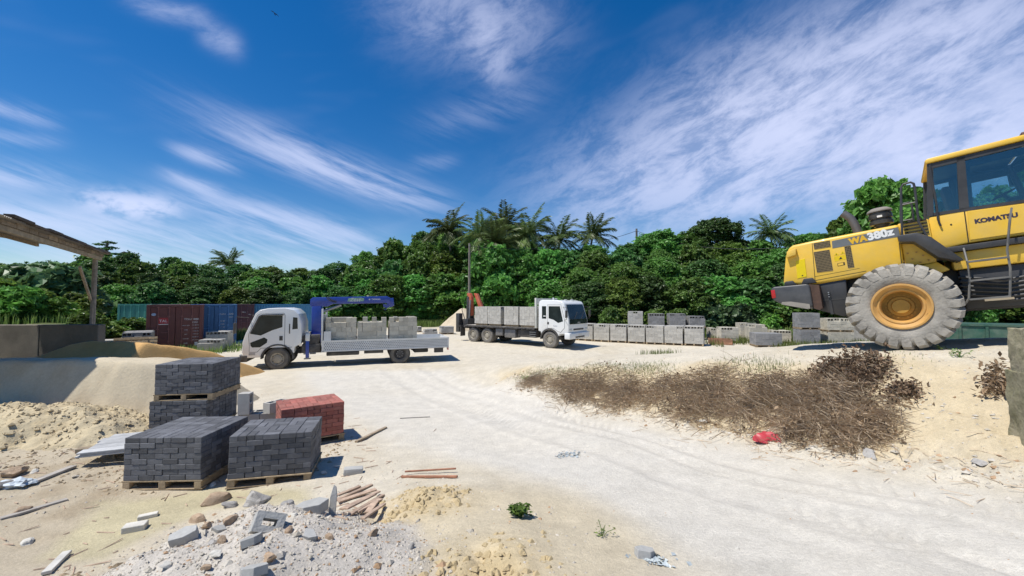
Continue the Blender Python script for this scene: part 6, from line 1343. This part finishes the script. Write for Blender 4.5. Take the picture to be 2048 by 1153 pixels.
# ---- dry brush on the bank
bru = M('dry_stem', (.50,.385,.26), .9, var=.3, scale=3, dust=.4, dustc=(.58,.47,.34), dscale=1.5); dle = leaf_mat('dry_leaf', (.21,.14,.085), .5, .7, .12, .01)
def brush(label, pxs, n, hmax, Lm, leaves, seed):
    """pxs: pixel outline points (x, y_centre, half height px, mound height m)"""
    rn = np.random.default_rng(seed); cen_ = [(on_ground(a, b), h, m) for a, b, h, m in pxs]; V = []; F = []; LP = []
    # one ray hit per outline point, spread in the ground plane
    k = rn.integers(0, len(cen_), n)
    base = np.array([(cen_[i][0].x, cen_[i][0].y) for i in k])+rn.normal(size=(n, 2))*np.array([(cen_[i][1], cen_[i][1]*.8) for i in k])
    gz = H(base[:, 0], base[:, 1]); mh = np.array([cen_[i][2] for i in k])
    rr = np.hypot(*(base-np.array([(cen_[i][0].x, cen_[i][0].y) for i in k])).T)/np.array([cen_[i][1] for i in k]); top = mh*np.exp(-rr*rr*.5)
    for i in range(n):
        L = Lm*rn.uniform(.4, 1.4); a = rn.normal(2.6 if rn.random() < .5 else -.4, .9); e = rn.normal(.05, .28)
        d = np.array((math.cos(a)*math.cos(e), math.sin(a)*math.cos(e), math.sin(e))); p = np.array((base[i, 0], base[i, 1], gz[i]+.015+top[i]*rn.random()**.7)); p = p-d*L*.5
        r = rn.uniform(.0035, .0085); ns = 4; pts = []
        for s in range(ns+1):
            pts.append(p.copy()); d = d+rn.normal(size=3)*.16+np.array((0, 0, -.05)); d /= np.linalg.norm(d); p = p+d*L/ns
        b = len(V)
        for s, q in enumerate(pts):
            g = r*(1-.6*s/ns); V += [q+np.array((g, 0, -g*.6)), q+np.array((-g*.5, g*.86, -g*.6)), q+np.array((-g*.3, -g*.5, g))]
        for s in range(ns):
            for j in range(3): F.append((b+s*3+j, b+s*3+(j+1) % 3, b+s*3+3+(j+1) % 3, b+s*3+3+j))
        if rn.random() < leaves: LP.append(pts[rn.integers(1, ns+1)])
    t = thing('brush_pile', label, 'brush', None, 'dry brush on the bank')
    tag(new_obj('stems', np_mesh('stems', np.array(V), np.array(F), bru), t), kind='stuff')
    if LP:
        P = np.repeat(np.array(LP), 5, 0)+rn.normal(size=(len(LP)*5, 3))*.05; N = rn.normal(size=P.shape); N /= np.linalg.norm(N, axis=1, keepdims=True)
        v, f = kites(P, N, rn.uniform(.04, .10, len(P)), rn, .5); tag(new_obj('dead_leaves', np_mesh('dead_leaves', v, f, dle, False, None, rn.random(len(P))), t), kind='stuff')
    return t
brush('flattened mat of dry brown stalks on the low end of the bank', [(1070,765,.25,.08),(1130,768,.30,.12),(1190,775,.36,.16),(1250,780,.36,.18),(1310,790,.34,.16),(1240,800,.30,.12),(1160,790,.3,.12)], 2800, .2, .55, .03, 1)
brush('middle stretch of tangled dry stalks on the earth bank', [(1350,785,.33,.16),(1420,775,.33,.20),(1430,810,.33,.18),(1490,800,.33,.20),(1500,830,.3,.16),(1550,790,.3,.2),(1380,820,.3,.12)], 2800, .2, .55, .04, 2)
brush('tall dark heap of dead brush and withered leaves on the bank', [(1590,800,.26,.18),(1620,830,.28,.20),(1660,845,.28,.24),(1700,850,.28,.26),(1740,850,.22,.24),(1690,800,.24,.26),(1640,780,.22,.2),(1720,870,.2,.2),(1600,850,.26,.2)], 3000, .5, .55, .10, 3)
brush('upright clump of withered leaves topping the dead brush', [(1660,752,.14,.34),(1700,748,.15,.40),(1745,748,.13,.36),(1720,765,.15,.34)], 500, .5, .30, 1.0, 4)
brush('small withered clump on the bank right of the dead brush', [(1800,792,.10,.12),(1815,785,.08,.10)], 110, .2, .2, 1.0, 5)
brush('withered reddish weed against the old post', [(1992,790,.05,.22),(1996,770,.05,.28)], 90, .3, .25, 1.0, 6)
P_ = edge_pts(260, .30); P_[:, 2] += .006; sticks('twig_litter', 'loose twigs along the foot of the bank', P_, rs.uniform(.08, .4, len(P_)), .004, bru, rs)
# ---- old concrete post by the bank
p = on_ground(2046, 900); moss = M('mossy_concrete', (.34,.30,.21), .95, var=.35, scale=4, bump=.8, bscale=18, dust=.9, dustc=(.10,.11,.035), dscale=1.6)
hp_ = (900-663)/FPX*p.y; rn = random.Random(3)
po = thing('gate_post', 'old mossy concrete post standing against the bank', 'post', T(p.x+.30, p.y+.05, p.z-.25, -30))
def rough_block(sx, sy, h, amp, seed):
    bm = bmesh.new(); bmesh.ops.create_cube(bm, size=1); bmesh.ops.subdivide_edges(bm, edges=bm.edges, cuts=14, use_grid_fill=True)
    for v in bm.verts:
        c = np.array([v.co.x*sx, v.co.y*sy, v.co.z*h]); n = float(fbm(np.array([c[0]+c[1]*1.7]), np.array([c[2]+c[1]]), 5, 4, seed)[0]); d = Vector((v.co.x, v.co.y, 0)); d = d.normalized() if d.length > 0 else d
        v.co = Vector((c[0], c[1], c[2]+h/2))+d*n*amp
        if v.co.z > h*.98: v.co.z += n*amp*.8
    me = bpy.data.meshes.new('shaft'); bm.to_mesh(me); bm.free(); me.materials.append(moss); me.polygons.foreach_set('use_smooth', [True]*len(me.polygons)); me.set_sharp_from_angle(angle=R_(40)); return me
new_obj('shaft', rough_block(.40, .40, hp_*.62+.25, .05, 3), po, T(0, 0, 0)); new_obj('upper_shaft', rough_block(.36, .37, hp_*.38, .04, 5), po, T(.02, .01, hp_*.62+.24, 3))
# ---- dark green skip standing beyond the ramp
p = at(1985, 660, 17.0); gz_ = HH(p.x, p.y); sk = thing('skip_bin', 'dark green steel skip half hidden behind the loader', 'skip', T(p.x, p.y, gz_-.02, -38)); gsk = M('dark_green_paint', (.012,.075,.05), .5, var=.2, dust=.2)
sh2 = max(1.2, p.z-gz_+.15); G().prism([(-2.2,0),(2.2,0),(2.5,sh2),(-2.5,sh2)], -.95, .95).obj('body', gsk, sk, bevel=.02); G().prism([(-2.56,sh2),(2.56,sh2),(2.56,sh2+.08),(-2.56,sh2+.08)], -1.0, 1.0).obj('rim', gsk, sk)
for k in range(6):
    for sg in (-1, 1): G().box(-1.9+.75*k, -1.82+.75*k, min(sg*.952, sg*1.01), max(sg*.952, sg*1.01), .05, sh2-.02).obj('rib', gsk, sk)
# ---- red crumpled bag, glass scraps, weeds
p = on_ground(1535, 884); bm = bmesh.new(); bmesh.ops.create_icosphere(bm, subdivisions=3, radius=.5); rn = random.Random(8)
for v in bm.verts:
    c = v.co*6; f = 1+.16*math.sin(c.x*1.7+c.y)+.14*math.sin(c.y*2.3-c.z*1.5)+rn.uniform(-.04, .04); v.co = Vector((v.co.x*f*.36, v.co.y*f*.24, max(v.co.z*f*.20, -.05)))
me = bpy.data.meshes.new('red_bag'); bm.to_mesh(me); bm.free(); me.materials.append(M('red_plastic', (.48,.05,.06), .45, var=.2, scale=9)); me.set_sharp_from_angle(angle=R_(30))
tag(new_obj('red_bag', me, None, T(p.x, p.y, p.z+.045, -15)), 'crumpled red plastic bag at the foot of the dry brush', 'bag')
p = on_ground(32, 972); bm = bmesh.new(); bmesh.ops.create_icosphere(bm, subdivisions=3, radius=.5)
for v in bm.verts:
    c = v.co*7; f = 1+.2*math.sin(c.x*1.9+c.y*1.3)+.15*math.sin(c.z*2+c.x); v.co = Vector((v.co.x*f*.34, v.co.y*f*.2, max(v.co.z*f*.12, -.03)))
me = bpy.data.meshes.new('plastic_sheet'); bm.to_mesh(me); bm.free(); me.materials.append(M('clear_plastic', (.55,.60,.62), .35, var=.15, scale=9)); tag(new_obj('plastic_sheet', me, None, T(p.x, p.y, p.z+.03, 10)), 'crumpled pale plastic sheet beside the tan boulder', 'plastic')
gsh = M('glass_shards', (.42,.46,.46), .25, var=.2)
for lab, px, py, w_, n in (('scattered pale blue glass fragments on the track', 1137, 911, .20, 70), ('bluish glass fragments beside the concrete lump', 1318, 1125, .13, 50)):
    c_ = on_ground(px, py); rn2 = np.random.default_rng(n); P = np.stack([c_.x+rn2.normal(size=n)*w_*.6, c_.y+rn2.normal(size=n)*w_*.45, np.zeros(n)], 1); P[:, 2] = H(P[:, 0], P[:, 1])+.006; N = rn2.normal(size=(n, 3))*.35+np.array((0, 0, 1)); N /= np.linalg.norm(N, axis=1, keepdims=True)
    v, f = kites(P, N, rn2.uniform(.015, .07, n), rn2, .8, 0); tag(new_obj('glass_fragments', np_mesh('glass_fragments', v, f, gsh)), lab, 'glass', None, 'stuff')
def weed(label, px, py, r, n, leaf, mat, seed):
    p = on_ground(px, py); rn = np.random.default_rng(seed); t = thing('weed', label, 'weed', T(p.x, p.y, p.z), 'weeds on bare ground'); st = G(); P = []; 
    for k in range(n):
        a = rn.uniform(0, 6.28); q = (r*math.cos(a)*rn.uniform(.2, 1), r*math.sin(a)*rn.uniform(.2, 1), r*rn.uniform(.35, .95)); st.tube([(0,0,-.02), (q[0]*.4, q[1]*.4, q[2]*.6), q], .003, 4, cap=False)
        for j in range(4): P.append(np.array(q)*rn.uniform(.6, 1.05)+rn.normal(size=3)*r*.12)
    st.obj('stems', MATS['leaf_light'], t, recalc=False); P = np.array(P); N = P/np.linalg.norm(P, axis=1, keepdims=True)*.5+np.array((0, 0, .8))+rn.normal(size=P.shape)*.3; N /= np.linalg.norm(N, axis=1, keepdims=True)
    v, f = kites(P, N, leaf*rn.uniform(.6, 1.2, len(P)), rn, .6); new_obj('leaves', np_mesh('leaves', v, f, mat, False, None, rn.random(len(P))), t)
weed('small dark green weed growing on the pale mound', 1040, 1034, .12, 22, .07, lm1, 1)
weed('spindly green weed on the bank beside the loader wheel', 1920, 716, .16, 9, .05, lm3, 2); weed('thin pale weed at the edge of the mound', 1205, 1072, .10, 6, .03, lmg, 3); weed('tiny weed sprouting on the bank face', 1880, 700, .10, 7, .04, lmg, 4); weed('sparse weed on the low end of the bank', 1050, 760, .16, 12, .05, lmg, 5)
# ---- bird high over the yard
p = at(549.5, 28, 45); bd = thing('bird', 'small dark bird gliding high in the blue sky', 'bird', T(p.x, p.y, p.z, 20, 0, 32))
bm_ = M('dark_feathers', (.02,.02,.025), .8)
G().lathe([(.001,-.22),(.03,-.18),(.05,-.05),(.045,.08),(.02,.20),(.03,.30),(.001,.31)], 10).obj('body', bm_, bd)
for s in (-1, 1): G().add([(0,-.10,.02),(s*.22,-.12,.07),(s*.52,.02,.03),(s*.5,.06,.03),(s*.22,.05,.06),(0,.08,.02)], [(0,1,4,5),(1,2,3,4)]).obj('wing', bm_, bd, smooth=0, recalc=False)
